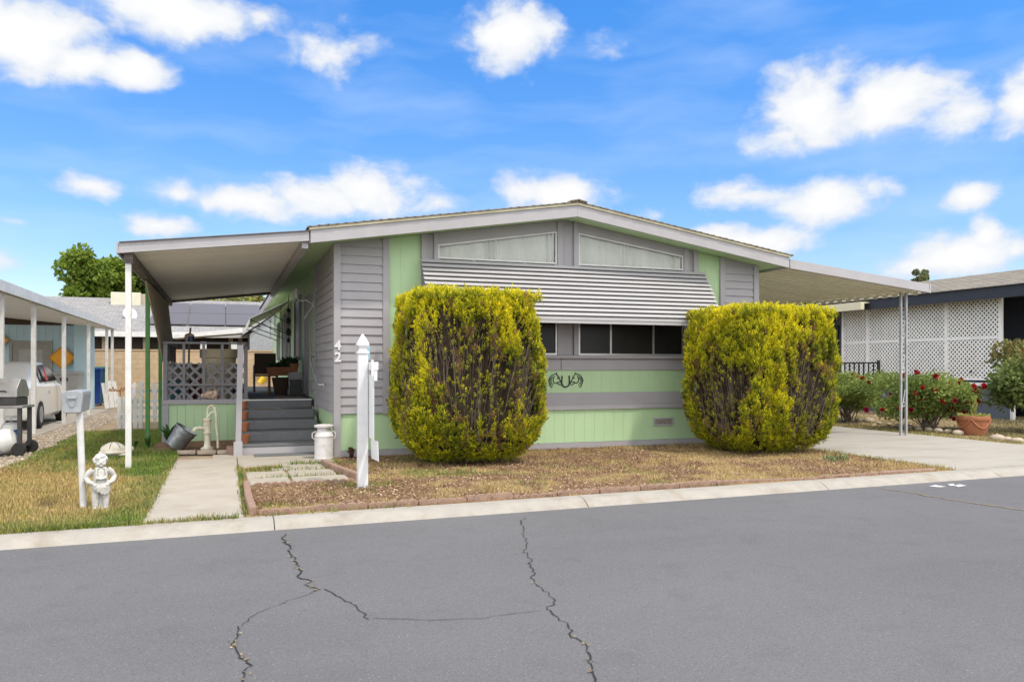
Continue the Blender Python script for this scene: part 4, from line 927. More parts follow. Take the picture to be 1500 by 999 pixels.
# hand pump
pp = Vector((-.30,14.95,.03)); px_, py_ = pp.x, pp.y
pu = T('hand_pump','old cream iron hand water pump in the bed before the porch','water pump',pp)
b = MB(); b.lathe([(.11,0),(.115,.03),(.07,.05),(.055,.08),(.05,.27),(.055,.28)],(px_,py_,.03),18); b.build('base','pump_cream',pu,smooth=True)
b = MB(); b.lathe([(.075,.281),(.08,.30),(.062,.32),(.062,.50),(.075,.51),(.08,.53),(.075,.55),(.03,.56)],(px_,py_,.03),18); b.build('barrel','pump_cream',pu,smooth=True)
b = MB(); b.tube([(px_-.04,py_-.02,.40),(px_-.14,py_-.06,.42),(px_-.20,py_-.08,.41),(px_-.225,py_-.09,.36)],[.035,.032,.030,.034],10); b.build('spout','pump_cream',pu,smooth=True)
b = MB(); b.tube([(px_,py_,.58),(px_,py_,.70),(px_+.02,py_,.78),(px_+.07,py_,.81),(px_+.12,py_,.77),(px_+.15,py_,.62),(px_+.145,py_,.45),(px_+.17,py_,.27),(px_+.175,py_,.05)],[.014,.016,.02,.024,.026,.024,.02,.018,.022],9); b.tube([(px_,py_,.60),(px_+.06,py_,.68),(px_+.12,py_,.70)],.018,8); b.build('lever','pump_cream',pu,smooth=True)
# galvanised tub tipped over
bc = Vector((-.74,15.25,.02)); tb = T('galvanised_tub','grey galvanised metal tub tipped on its side before the porch','tub',bc)
Mt = Matrix.Translation((-.80,15.15,.165)) @ Matrix.Rotation(math.radians(20),4,'Z') @ Matrix.Rotation(math.radians(32),4,'Y') @ Matrix.Rotation(math.radians(14),4,'X') @ Matrix.Scale(.84,4)
b = MB(); pr = [(.18,-.12)]; 
for i in range(12): z = -.12+.43*i/11; pr.append((.185+.045*i/11+(.004 if i in (3,6,9) else 0), z))
pr += [(.245,.312),(.248,.325),(.236,.33),(.226,.31),(.18,-.10),(.02,-.10)]
b.lathe(pr, (0,0,0), 32, Mt); b.build('body','galvanised',tb,smooth=True)
b = MB(); b.tube([Mt@Vector((.25*math.cos(t),.25*math.sin(t),.26-.06*math.sin(t)**2)) for t in [i*PI/8+.2 for i in range(9)]],.007,6); b.build('bail_handle','galvanised',tb,smooth=True)
# strap-leaved plant in the bed
def strap_plant(name, x, y, z, hgt, n, seed, label, c1, c2, wd=.05, spread=.0):
    r = random.Random(seed); root = T(name, label, 'plant', (x,y,z)); V = []; cs = []
    x_, y_ = x, y
    for i in range(n):
        x, y = x_+r.gauss(0,spread), y_+r.gauss(0,spread)
        a = r.uniform(0,2*PI); h = hgt*r.uniform(.55,1.05); out = hgt*r.uniform(.1,.5); w = wd*r.uniform(.7,1.2); d = Vector((math.cos(a),math.sin(a),0)); sd_ = Vector((-d.y,d.x,0))
        prev = None
        c = [c1[k]+(c2[k]-c1[k])*r.random() for k in range(3)]
        for k in range(6):
            t0, t1 = k/6, (k+1)/6
            f = lambda t: Vector((x,y,z))+d*(out*t*t)+Vector((0,0,h*(t-.25*t**3))); ww = lambda t: w*max(.05,math.sin(PI*min(1,.18+t*.8)))
            V += [f(t0)-sd_*ww(t0)/2, f(t0)+sd_*ww(t0)/2, f(t1)+sd_*ww(t1)/2, f(t1)-sd_*ww(t1)/2]; cs.append(c)
    npmesh('leaves', np.array([tuple(p) for p in V]), 4, np.array(cs), 'leaf', root); return root
strap_plant('leafy_plant',-.98,15.85,.03,.55,16,3,'dark green strap leaved plant growing behind the tipped tub',(.03,.10,.02),(.07,.17,.03),.09)
strap_plant('leafy_plant',-1.32,15.75,.0,.32,22,5,'low strappy clump by the green patio post',(.03,.09,.02),(.08,.15,.03),.035)
strap_plant('leafy_plant',-1.55,15.9,.0,.22,22,6,'small strappy clump left of the green patio post',(.03,.09,.02),(.08,.15,.03),.03)
strap_plant('dry_weed',1.93,12.93,.0,.26,26,9,'withered reddish weed beside the foot of the grey siding',(.12,.07,.04),(.16,.10,.06),.07)
strap_plant('weed_clump',9.15,9.95,.0,.16,60,12,'grey green weed clump in the yard before the right shrub',(.16,.20,.09),(.24,.27,.12),.02,.11)
strap_plant('weed_clump',3.1,10.6,.0,.12,60,13,'pale grass clump at the foot of the left shrub',(.20,.21,.06),(.34,.30,.10),.015,.12)
# ornamental rope-edged bed bricks
r = random.Random(8)
for i, (x, y, a) in enumerate(((-.62,14.52,-10),(-.30,14.42,-6),(.02,14.36,-2))):
    b = MB(); b.box(-.15,.15,-.035,.035,0,.07, Matrix.Translation((x,y,0)) @ Matrix.Rotation(math.radians(a),4,'Z') @ Matrix.Rotation(math.radians(r.uniform(-4,4)),4,'X'))
    tag(b.build('bed_brick','stone_pale',None,bev=.012,loc=(x,y,0)),['pale low edging brick before the tipped tub','pale low edging brick before the hand pump','pale low edging brick by the red block at the steps'][i],'edging brick','pale edging bricks of the porch bed')
b = MB(); b.prism([(.02,14.45),(.16,14.38),(.22,14.05),(.14,14.05),(.02,14.28)],'z',0,.14); tag(b.build('edging_stone','edging_concrete',bev=.02,loc=(.1,14.3,0)),'reddish concrete edging stone against the newel post base','edging stone')
# scalloped edging blocks along the kerb
def scallop(n, pitch, hgt, th):
    b = MB()
    poly = [(0,-.05)]
    for i in range(n):
        for k in range(0,7):
            t = PI - k*PI/6; poly.append((pitch*(i+.5)+pitch*.5*math.cos(t), hgt*.62+hgt*.42*math.sin(t)))
    poly.append((n*pitch,-.05))
    q = [poly[0]]
    for p in poly[1:]:
        if abs(p[0]-q[-1][0])+abs(p[1]-q[-1][1]) > 1e-4: q.append(p)
    b.prism(q,'y',-th/2,th/2); return b
proto = scallop(5,.108,.072,.055).build('edging_block','edging_concrete',None,bev=.012,loc=(0,0,0))
x = .32; i = 0; r = random.Random(21)
LEN = .54
while x < 8.6:
    o = proto if i == 0 else proto.copy()
    if i: C.objects.link(o)
    sink = -.006 + r.uniform(-.012,.008) - (.022 if 2.7 < x < 3.4 else 0) - .040*max(0,(x-4.6)/4)
    o.location = (x, KY(x)+.395+r.uniform(-.008,.008), sink); o.rotation_euler = (r.uniform(-.1,.1), r.uniform(-.018,.018), .0228+r.uniform(-.015,.015))
    where = 'at the path end of the kerb row' if i == 0 else 'in the kerb row between the path and the sign post' if x < 1.9 else 'in the kerb row in front of the left shrub' if x < 4.2 else 'in the kerb row between the two shrubs' if x < 7.2 else 'sunk in the kerb row in front of the right shrub'
    tag(o,'reddish scalloped concrete edging block '+where,'edging block','scalloped edging blocks along the kerb'); x += LEN+.012; i += 1
b = MB(); b.prism([(8.65,KY(8.65)+.37),(9.6,KY(9.6)+.36),(9.62,KY(9.6)+.45),(8.65,KY(8.65)+.50)],'z',-.04,.035); tag(b.build('edging_slab','edging_concrete',bev=.015,loc=(9.1,8.55,0)),'flat reddish edging slab in the yard corner by the driveway','edging slab')
# straight edging along the path and pavers
for i, (p, q, lab) in enumerate((((.26,8.36),(.24,9.32),'straight reddish edging block along the path nearest the kerb'),((.24,9.34),(.25,10.28),'straight reddish edging block along the path by the pavers'),((1.66,10.55),(1.50,11.45),'straight reddish edging block right of the pavers nearest the sign post'),((1.49,11.48),(1.40,12.25),'straight reddish edging block right of the pavers nearest the milk can'))):
    b = MB(); b.bar((p[0],p[1],.03),(q[0],q[1],.03),.08,.12); tag(b.build('edging_block','edging_concrete',None,bev=.02,loc=(p[0],p[1],0)),lab,'edging block','straight edging blocks around the pavers')
x = .34; labs = iter(['path side','middle','sign post side'])
o2 = None
for i in range(3):
    o = scallop(4,.10,.06,.05).build('edging_block','edging_concrete',None,bev=.01,loc=(0,0,0)) if i == 0 else o2.copy()
    if i: C.objects.link(o)
    else: o2 = o
    o.location = (x,10.32-.01*i,-.01); tag(o,'half sunk scalloped edging block along the near side of the pavers, '+next(labs),'edging block','half sunk edging blocks by the pavers'); x += .42
for (x0,x1,y0,y1,a,lab) in ((.28,.80,10.46,11.03,1,'small cracked paver slab nearest the path'),(.83,1.55,10.44,11.0,-1,'wide paver slab nearest the straight edging'),(.27,.80,11.08,11.66,1,'grey paver slab beside the path in the second row'),(.83,1.46,11.06,11.68,-1,'grey paver slab in the second row by the edging'),(.62,1.38,11.73,12.24,1,'paver slab against the concrete pad by the milk can')):
    b = MB(); cx_, cy_ = (x0+x1)/2,(y0+y1)/2; b.box(x0-cx_,x1-cx_,y0-cy_,y1-cy_,-.03,.012+random.uniform(0,.008),Matrix.Translation((cx_,cy_,0)) @ Matrix.Rotation(math.radians(a),4,'Z'))
    tag(b.build('paver_slab','paver_stone',None,bev=.015,loc=(cx_,cy_,0)),lab,'paver','paver slabs beside the path')
# mailbox
mb0 = gp(122.5,747); X, Y = mb0.x, mb0.y
mbx = T('mailbox','dull grey metal mailbox on a leaning white post in the left lawn','mailbox',(X,Y,0))
top = at(116.5,602,Y)
b = MB(); b.tube([(X,Y,-.03),(top.x,Y,top.z)],.034,10); b.build('post','white_paint',mbx,smooth=True)
zb_ = at(105,604,Y-.1).z; zt_ = at(105,572,Y-.1).z; xl, xr = at(90,590,Y-.15).x, at(122,590,Y-.15).x; cxm = (xl+xr)/2; hw = (xr-xl)/2; hh_ = zt_-zb_
def mbprof(s): return [(cxm-hw*.80*s,zb_),(cxm+hw*.80*s,zb_),(cxm+hw*s,zb_+hh_*.80),(cxm+hw*.93*s,zb_+hh_*.93),(cxm+hw*.5*s,zb_+hh_*.99),(cxm,zb_+hh_*1.0),(cxm-hw*.5*s,zb_+hh_*.99),(cxm-hw*.93*s,zb_+hh_*.93),(cxm-hw*s,zb_+hh_*.80)]
b = MB(); b.prism(mbprof(.97),'y',Y-.15,Y+.38); b.build('box','aluminium_dull',mbx,bev=.006)
b = MB(); b.prism(mbprof(1.03),'y',Y-.175,Y-.152); dr = b.build('door','aluminium_dull',mbx,bev=.006)
b = MB(); b.box(cxm-hw*.42,cxm+hw*.42,Y-.20,Y-.177,zb_+hh_*.62,zb_+hh_*.74); b.build('handle','aluminium_dull',dr,bev=.004)
b = MB(); b.prism([(cxm-hw*.38,zb_+hh_*.55),(cxm+hw*.38,zb_+hh_*.55),(cxm+hw*.2,zb_+hh_*.25),(cxm-hw*.2,zb_+hh_*.25)],'y',Y-.184,Y-.177); b.build('embossed_panel','aluminium_dull',dr,bev=.003)
# child statue: one continuous cast
st0 = gp(147,747); X, Y = st0.x, st0.y; S = .56/1.0
def Q(x,y,z): return (X+x*S, Y+y*S, z*S)
b = MB()
for s in (-1,1):
    b.tube([Q(s*.085,0,.02),Q(s*.09,-.01,.12),Q(s*.085,-.015,.26),Q(s*.075,0,.42)],[.05*S,.055*S,.066*S,.085*S],10)
    b.ell(Q(s*.10,-.05,.028),(.055*S,.10*S,.032*S))
    b.tube([Q(s*.12,0,.755),Q(s*.185,.02,.70),Q(s*.235,.03,.61),Q(s*.195,-.05,.54),Q(s*.115,-.09,.505)],[.06*S,.062*S,.055*S,.048*S,.036*S],10)
    b.ell(Q(s*.095,-.10,.48),(.045*S,.035*S,.04*S))
b.tube([Q(0,0,.38),Q(0,0,.46),Q(0,-.01,.56),Q(0,0,.66),Q(0,0,.76),Q(0,0,.80)],[.125*S,.14*S,.125*S,.125*S,.115*S,.06*S],14)
b.tube([Q(0,0,.76),Q(0,-.005,.86)],[.055*S,.05*S],10)
b.ell(Q(0,-.01,.905),(.105*S,.11*S,.115*S),16,12)
b.ell(Q(0,-.118,.895),(.018*S,.022*S,.022*S)); b.ell(Q(-.045,-.095,.87),(.035*S,.03*S,.03*S)); b.ell(Q(.045,-.095,.87),(.035*S,.03*S,.03*S)); b.ell(Q(0,-.105,.835),(.03*S,.02*S,.014*S))
b.box(X-.16*S,X+.16*S,Y-.14*S,Y+.13*S,0,.03*S)
b.tube([Q(.0,.06,.03),Q(.0,.06,.36)],[.07*S,.06*S],8)
stt = T('child_statue','white plaster statue of a curly haired child with hands on hips beside the mailbox','statue',(X,Y,0))
o = b.build('figure','plaster',stt,smooth='all'); rm = o.modifiers.new('fuse','REMESH'); rm.mode = 'VOXEL'; rm.voxel_size = .0055; rm.use_smooth_shade = True
sm = o.modifiers.new('ease','SMOOTH'); sm.iterations = 3; sm.factor = .5
r = random.Random(5); b = MB()
for i in range(90):
    a = r.uniform(0,2*PI); e = r.uniform(-.1,1.45); d = Vector((math.cos(a)*math.cos(e),math.sin(a)*math.cos(e),math.sin(e)))
    if d.y < -.45 and d.z < .52: continue
    b.ell(Q(d.x*.108,-.005+d.y*.112,.915+d.z*.115),(r.uniform(.026,.04)*S,)*3,8,6)
o = b.build('hair','plaster',stt,smooth='all'); rm = o.modifiers.new('fuse','REMESH'); rm.mode='VOXEL'; rm.voxel_size=.006; rm.use_smooth_shade = True
b = MB()                                     # gathered shorts, braces, collar folds
for i in range(16):
    a = 2*PI*i/16; b.tube([Q(.12*math.cos(a),.11*math.sin(a),.52),Q(.14*math.cos(a),.13*math.sin(a),.44),Q(.135*math.cos(a)+.01,.125*math.sin(a),.34+.045*math.sin(2*a+.6))],[.024*S,.034*S,.026*S],7)
for s in (-1,1): b.tube([Q(s*.09,-.12,.55),Q(s*.085,-.125,.66),Q(s*.075,-.10,.77)],[.018*S]*3,7); b.ell(Q(s*.06,-.08,.79),(.05*S,.035*S,.02*S))
b.tube([Q(-.08,-.14,.62),Q(0,-.15,.60),Q(.08,-.14,.62)],[.03*S]*3,8)
o = b.build('clothing','plaster',stt,smooth='all'); rm = o.modifiers.new('fuse','REMESH'); rm.mode='VOXEL'; rm.voxel_size=.006; rm.use_smooth_shade = True
for s in (-1,1): b = MB(); b.ell(Q(s*.04,-.108,.912),(.013*S,.006*S,.010*S),8,6); b.build('eye','stone_pale',stt,smooth=True)
stt.rotation_euler = (0,0,math.radians(14))
# turtle
tp = gp(166,668); X, Y = tp.x, tp.y; tu = T('turtle_ornament','pale painted turtle ornament in the lawn by the white patio post','garden ornament',(X,Y,0))
b = MB(); b.ell((X,Y,.10),(.20,.17,.135),20,12); o = b.build('shell','turtle_shell',tu,smooth='all')
for i in range(7): a = i*.9; b = MB(); b.tube([(X+.19*math.cos(a)*math.sin(p),Y+.165*math.sin(a)*math.sin(p),.104+.135*math.cos(p)) for p in (.5,.8,1.1,1.4)],.006,5); b.build('shell_seam','wood_dark',o)
b = MB(); b.lathe([(.10,0),(.215,.0),(.225,.02),(.20,.04),(.1,.045)],(X,Y,.055),24,None); b.build('shell_rim','turtle_shell',tu,smooth=True)
b = MB(); b.ell((X+.25,Y-.05,.12),(.07,.05,.05),12,8); b.tube([(X+.14,Y-.02,.09),(X+.24,Y-.04,.12)],[.04,.035],8); b.build('head','turtle_shell',tu,smooth=True)
for dx, dy in ((.15,-.13),(-.15,-.12),(.15,.13),(-.15,.12)): b = MB(); b.ell((X+dx,Y+dy,.03),(.075,.045,.035),10,6); b.build('flipper','turtle_shell',tu,smooth=True)
# ---- things on and around the porch
def pot(name, m, x, y, z, r0, r1, h, label, cat='pot', group=None):
    b = MB(); b.lathe([(r0,0),(r1,h*.82),(r1*1.1,h*.83),(r1*1.1,h),(r1*.95,h),(r1*.9,h*.9),(.01,h*.88)],(x,y,z),18)
    o = b.build(name,m,None,smooth=True,loc=(x,y,z)); return tag(o,label,cat,group)
for i,(x,y,z,lab) in enumerate(((.33,14.35,.171,'terracotta pot on the lowest step behind the newel post'),(.33,14.88,.341,'terracotta pot on the second step behind the newel post'),(.33,15.4,.511,'terracotta pot on the third step behind the newel post'),(.33,15.92,.681,'terracotta pot on the fourth step behind the newel post'))):
    pot('terracotta_pot','terracotta',x,y,z,.055,.08,.16,lab,'pot','terracotta pots up the steps')
pot('planter_pot','pot_beige',-.12,16.93,DZ,.26,.33,1.0,'big beige planter behind the lattice railing')
pot('glazed_pot','pot_teal',-.88,17.1,DZ,.16,.2,.36,'teal pot low behind the left lattice'); pot('glazed_pot','pot_red',-.48,17.2,DZ,.15,.2,.4,'dark red pot low behind the middle lattice'); pot('glazed_pot','pot_blue',.22,17.0,DZ,.15,.19,.30,'blue pot low behind the right end of the lattice')
b = MB(); b.box(-.97,.30,17.5,18.2,DZ,DZ+.66); b.box(-1.0,.33,17.47,18.23,DZ+.661,DZ+.71); tag(b.build('wooden_chest','wood_dark',None,bev=.02,loc=(-.7,17.8,DZ)),'long dark wooden chest behind the porch lattice','chest')
bo = T('brush_in_bottle','old brush standing in a bottle above the porch railing','brush',(-.72,17.1,DZ)); b = MB(); b.tube([(-.70,17.0,DZ),(-.68,17.0,2.0)],.02,6); b.tube([(-.665,17.0,2.15),(-.655,17.0,2.28)],.02,6); b.build('handle','wood_dark',bo)
b = MB(); b.lathe([(.07,1.98),(.10,2.06),(.085,2.14),(.03,2.17)],(-.675,17.0,0),12); b.build('bottle','bamboo',bo,smooth=True)
b = MB(); b.lathe([(.055,2.0),(.06,2.02),(.06,2.09),(.05,2.10)],(-.645,16.93,0),12); b.build('blue_label','pot_blue',bo,smooth=True)
b = MB(); r = random.Random(2)
for i in range(22): b.ell((-.29+r.uniform(-.13,.13),DY-.045+r.uniform(-.02,.01),.90+r.uniform(-.03,.17)*(.6)),(r.uniform(.03,.06),)*3,7,5)
tag(b.build('shell_cluster','coral',None,smooth='all',loc=(-.29,DY,.87)),'knobbly pinkish shell cluster on the ledge below the lattice','ornament')
# patio chair
ch = T('patio_chair','black tube framed patio chair on the porch','chair',(1.0,21.3,DZ)); cx_, cy_ = .98, 21.3
for s in (-1,1):
    b = MB(); x = cx_+s*.28; b.tube([(x,cy_-.3,DZ),(x,cy_-.3,DZ+.62),(x,cy_-.24,DZ+.68),(x,cy_+.25,DZ+.68),(x,cy_+.3,DZ+.6),(x,cy_+.34,DZ)],.018,8); b.build('leg','black_metal',ch,smooth=True)
b = MB(); b.box(cx_-.27,cx_+.27,cy_-.28,cy_+.28,DZ+.40,DZ+.44); b.build('seat','brown_shade',ch,bev=.01)
b = MB(); b.box(cx_-.27,cx_+.27,cy_+.24,cy_+.28,DZ+.45,DZ+1.0); b.build('backrest','brown_shade',ch,bev=.01)
# planter stand with box of succulents, small pots
tbx, tby = 1.27, 19.3
tr = T('planter_trough','long brown planter trough full of succulents beside the door','planter',(tbx,tby,DZ))
b = MB(); b.prism([(tbx-.32,DZ+.44),(tbx+.24,DZ+.44),(tbx+.28,DZ+.64),(tbx-.36,DZ+.64)],'y',tby-.14,tby+.14); b.build('trough','terracotta',tr,bev=.012)
for dx in (-.3,.25): b = MB(); b.box(tbx+dx-.025,tbx+dx+.025,tby-.10,tby+.10,DZ,DZ+.439); b.build('leg','rust',tr)
V=[];cs=[]
for i in range(500):
    a=random.uniform(0,6.3); p=Vector((tbx+random.uniform(-.36,.3),tby+random.uniform(-.12,.12),DZ+.63)); V.append((p,Vector((math.cos(a)*.6,math.sin(a)*.6,1)),random.uniform(.06,.17 if p.x<tbx else .34)))
Vq=leafquads(np.array([tuple(q[0]) for q in V]),np.array([tuple(q[1]) for q in V]),np.array([q[2] for q in V]),np.array([q[2]*.25 for q in V]))
npmesh('foliage',Vq,4,mixc((.02,.045,.02),(.06,.10,.04),RNG.random(500)),'leaf',tr)
b = MB(); b.box(1.36,1.66,18.6,18.95,DZ+.003,DZ+.52); tag(b.build('pot_stand','grey_paint',None,bev=.01,loc=(1.5,18.8,DZ)),'grey square stand under a small orange pot by the door','stand')
pot('orange_pot','terracotta',1.5,18.78,DZ+.523,.07,.10,.2,'small orange pot on the grey stand by the door')
b = MB(); b.box(1.36,1.60,18.0,18.25,DZ+.003,DZ+.36); b.box(1.44,1.50,17.985,17.999,DZ+.2,DZ+.25); tag(b.build('storage_cube','black_metal',None,bev=.008,loc=(1.48,18.1,DZ)),'small black storage cube on the porch floor before the door','box')
b = MB(); b.lathe([(.13,0),(.2,.38),(.2,.40),(.02,.40)],(1.2,18.85,DZ+.002),16); tag(b.build('waste_bin','brown_shade',None,smooth=True,loc=(1.2,18.85,DZ)),'dark round bin under the planter trough','bin')
m2_ = MB(); m2_.box(.95,1.55,16.75,17.5,DZ+.003,DZ+.016); tag(m2_.build('door_mat','wood_dark'),'dark mat on the porch floor at the front door','mat')
# ================================================================ LEFT NEIGHBOUR
ln = T('carport','white edged lean-to carport with a row of thin white posts at the left','carport',(-4.0,17,0))
b = MB(); b.prism([(-9.5,3.62),(-3.92,2.98),(-3.92,3.06),(-9.5,3.70)],'y',12.5,33.2); b.build('roof','shingle_grey',ln)
b = MB(); b.box(-3.918,-3.87,12.5,33.2,2.90,3.10); b.build('fascia','white_paint',ln)
b = MB(); b.prism([(-9.5,3.42),(-3.95,2.88),(-3.95,2.965),(-9.5,3.60)],'y',12.55,33.1); b.build('ceiling','pan_white',ln)
for y in (15.0,17.4,20.1,23.6,27.6,31.6,33.05):
    b = MB(); b.box(-4.06,-3.97,y-.045,y+.045,0,2.93); b.build('post','white_paint',ln)
sh = T('storage_shed','pale blue shed wall with a grey door at the back of the left carport','shed',(-6,31.4,0))
b = MB(); b.box(-10,-5.02,31.5,34,0,2.95); b.build('wall','bluish_wall',sh); b = MB(); b.box(-5.0,-4.42,31.2,31.7,0,3.0); b.build('wall','bluish_wall',sh)
b = MB(); b.box(-10,-5.02,31.46,31.52,2.952,3.5); b.build('gable_board','brown_shade',sh)
b = MB(); 
for i in range(22): x = -9.9+i*.22; b.box(x,x+.012,31.49,31.499,.05,2.93)
b.build('wall_batten','bluish_wall',sh)
xa, xb = at(18,500,31.45).x, at(72,500,31.45).x
b = MB(); b.box(xa-.1,xa,31.44,31.5,0,2.4); b.box(xb,xb+.1,31.44,31.5,0,2.4); b.box(xa,xb,31.44,31.5,2.3,2.4); dfr = b.build('door_frame','door_grey',sh); b = MB(); b.box(xa+.003,xb-.003,31.46,31.498,.01,2.298); b.build('door','door_grey',dfr); b = MB(); b.box(xa+.2,xb-.2,31.45,31.459,1.2,2.1); b.build('door_panel','bin_grey',dfr)
def diamond(u, v, hs, Y, label):
    c = at(u,v,Y); root = T('diamond_sign',label,'sign',c,'blank diamond signs in the left carport')
    b = MB(); b.prism([(c.x-hs,c.z),(c.x,c.z-hs),(c.x+hs,c.z),(c.x,c.z+hs)],'y',Y-.01,Y+.0); b.build('plate','sign_amber',root)
    b = MB(); a, i = hs*.93, hs*.89
    for q in range(4):
        t0, t1 = q*PI/2, (q+1)*PI/2
        P_ = [(c.x+a*math.cos(t0),c.z+a*math.sin(t0)),(c.x+a*math.cos(t1),c.z+a*math.sin(t1)),(c.x+i*math.cos(t1),c.z+i*math.sin(t1)),(c.x+i*math.cos(t0),c.z+i*math.sin(t0))]
        b.prism(P_,'y',Y-.014,Y-.0105)
    b.build('border','black_metal',root)
diamond(91.5,524,.44,31.4,'blank amber diamond sign on the pale blue wall right of the grey door')
diamond(-6,498,.40,31.4,'blank amber diamond sign left of the grey door, cut by the picture edge')
# white saloon car, nose to the shed
cr = T('parked_car','white sedan car parked nose in under the left carport','car',(-5.25,22.8,0))
X0c, Yc = -5.28, 22.85
def section_loft(name, m, secs, root, lab=None):       # secs: (y, [(x,z)...half profile])
    b = MB(); n = None; vs = []
    for y, hp_ in secs:
        ring = [(X0c+x,Yc+y,z) for x,z in hp_] + [(X0c-x,Yc+y,z) for x,z in reversed(hp_)]; n = len(ring); vs += ring
    k = len(secs); fs = [(i*n+j,i*n+(j+1)%n,(i+1)*n+(j+1)%n,(i+1)*n+j) for i in range(k-1) for j in range(n)]+[tuple(range(n)),tuple(range((k-1)*n,k*n))]
    return b.add(vs,fs).build(name,m,root,smooth=True)
def hpf(w, zb, zt, zm): return [(w*.9,zb),(w*.985,zb+.08),(w,zm),(w*.97,zt-.10),(w*.88,zt-.02),(w*.5,zt)]
body = section_loft('body','car_white',[(-2.35,hpf(.70,.35,.80,.58)),(-2.28,hpf(.82,.24,.98,.6)),(-1.9,hpf(.87,.2,1.05,.6)),(-1.0,hpf(.885,.2,1.02,.62)),(.6,hpf(.885,.2,1.0,.62)),(1.4,hpf(.875,.2,.96,.6)),(2.05,hpf(.84,.22,.86,.55)),(2.3,hpf(.74,.3,.74,.5)),(2.36,hpf(.6,.38,.62,.5))],cr)
def cab(w0,w1,z0,z1): return [(w0,z0),(w1,z1-.07),(w1*.93,z1-.01),(w1*.5,z1)]
section_loft('roof','car_white',[(-1.75,cab(.76,.74,.95,1.06)),(-1.15,cab(.80,.66,.95,1.38)),(-.6,cab(.81,.64,.95,1.47)),(.1,cab(.81,.64,.95,1.475)),(.65,cab(.80,.66,.95,1.36)),(1.30,cab(.77,.74,.93,1.02))],cr)
for s in (-1,1):
    for yy in ([(-1.05,1.02),(-.98,1.30),(-.62,1.40),(-.28,1.41),(-.28,1.02)],[(-.22,1.02),(-.22,1.41),(.12,1.41),(.52,1.30),(.92,1.03)]):
        b = MB(); vs = []
        for off in (.004,.03):
            for y,z in yy: f = (z-.95)/.45; w = .81+(.655-.81)*f; vs.append((X0c+s*(w+.012-off*.5+.006),Yc+y,z))
        n = len(yy); b.add(vs,[tuple(range(n)),tuple(range(n,2*n))]+[(i,(i+1)%n,n+(i+1)%n,n+i) for i in range(n)]); b.build('side_window','car_glass',cr)
    b = MB(); b.ell((X0c+s*.98,Yc+.78,1.05),(.10,.07,.075),12,8); b.build('door_mirror','black_metal',cr,smooth=True)
    b = MB(); b.box(X0c+s*.885-.012,X0c+s*.885+.012,Yc-.5,Yc-.34,.80,.83); b.build('door_handle','car_white',cr)
    for y in (-1.42,1.42):
        b = MB(); Mw = Matrix.Translation((X0c+s*.80,Yc+y,.31)) @ Matrix.Rotation(PI/2,4,'Y'); b.lathe([(.2,-.1),(.29,-.1),(.31,-.06),(.31,.06),(.29,.1),(.2,.1)],(0,0,0),24,Mw); wh = b.build('wheel','rubber',cr,smooth=True)
        b = MB(); b.lathe([(.02,-.102),(.19,-.102),(.2,-.06),(.2,.06),(.19,.102),(.02,.102)],(0,0,0),20,Mw); b.build('rim','aluminium_dull',wh,smooth=True)
    b = MB(); b.ell((X0c+s*.66,Yc-2.30,.80),(.14,.05,.10),12,8); b.build('tail_light','pot_red',cr,smooth=True)
b = MB(); b.prism([(-1.64,1.15),(-1.62,1.10),(-1.14,1.36),(-1.16,1.405)],'x',X0c-.6,X0c+.6); b.build('rear_window','car_glass',cr)
b = MB(); b.prism([(1.26,1.06),(1.24,1.04),(.68,1.36),(.72,1.38)],'x',X0c-.62,X0c+.62); b.build('windscreen','car_glass',cr)
b = MB(); b.add([(X0c+.835,Yc-.62,1.06),(X0c+.835,Yc-.34,1.04),(X0c+.755,Yc-.36,1.30),(X0c+.735,Yc-.5,1.36)],[(0,1,2,3)]); b.build('red_patch','red_patch',cr,recalc=False); cr.scale = (1.05,1.06,1.10); cr.location = (-5.11,23.3,0)  # plain red patch laid over the side window
# bins
def bin_(x, y, m, label, w=.28, d=.32, h=1.05):
    root = T('wheelie_bin',label,'bin',(x,y,0),'rubbish bins behind the left carport'); b = MB()
    b.add([(x-w*.82,y-d*.8,.06),(x+w*.82,y-d*.8,.06),(x+w*.82,y+d*.8,.06),(x-w*.82,y+d*.8,.06),(x-w,y-d,h),(x+w,y-d,h),(x+w,y+d,h),(x-w,y+d,h)],[(3,2,1,0),(4,5,6,7),(0,1,5,4),(1,2,6,5),(2,3,7,6),(3,0,4,7)]); b.build('body',m,root)
    b = MB(); b.prism([(-d-.04,h+.004),(d+.02,h+.004),(d+.02,h+.05),(0,h+.10),(-d-.04,h+.06)],'x',x-w-.02,x+w+.02,Matrix.Translation((0,y,0))); b.build('lid',m,root)
    for s in (-1,1): b = MB(); b.lathe([(.02,-.03),(.11,-.03),(.11,.03),(.02,.03)],(0,0,0),14,Matrix.Translation((x+s*w*.7,y+d*.8,.11)) @ Matrix.Rotation(PI/2,4,'Y')); b.build('wheel','rubber',root)
c = at(139,590,34.0); bin_(c.x,34.0,'bin_blue','dark blue wheelie bin at the far end of the left carport',.24,.3,1.36)
c = at(148,590,34.6); bin_(c.x,34.6,'bin_green','green wheelie bin beside the blue one',.24,.3,1.4)
c = at(95,570,29.5); bin_(c.x,29.5,'bin_grey','wide grey bin with a flat lid behind the white car',.5,.5,1.25)
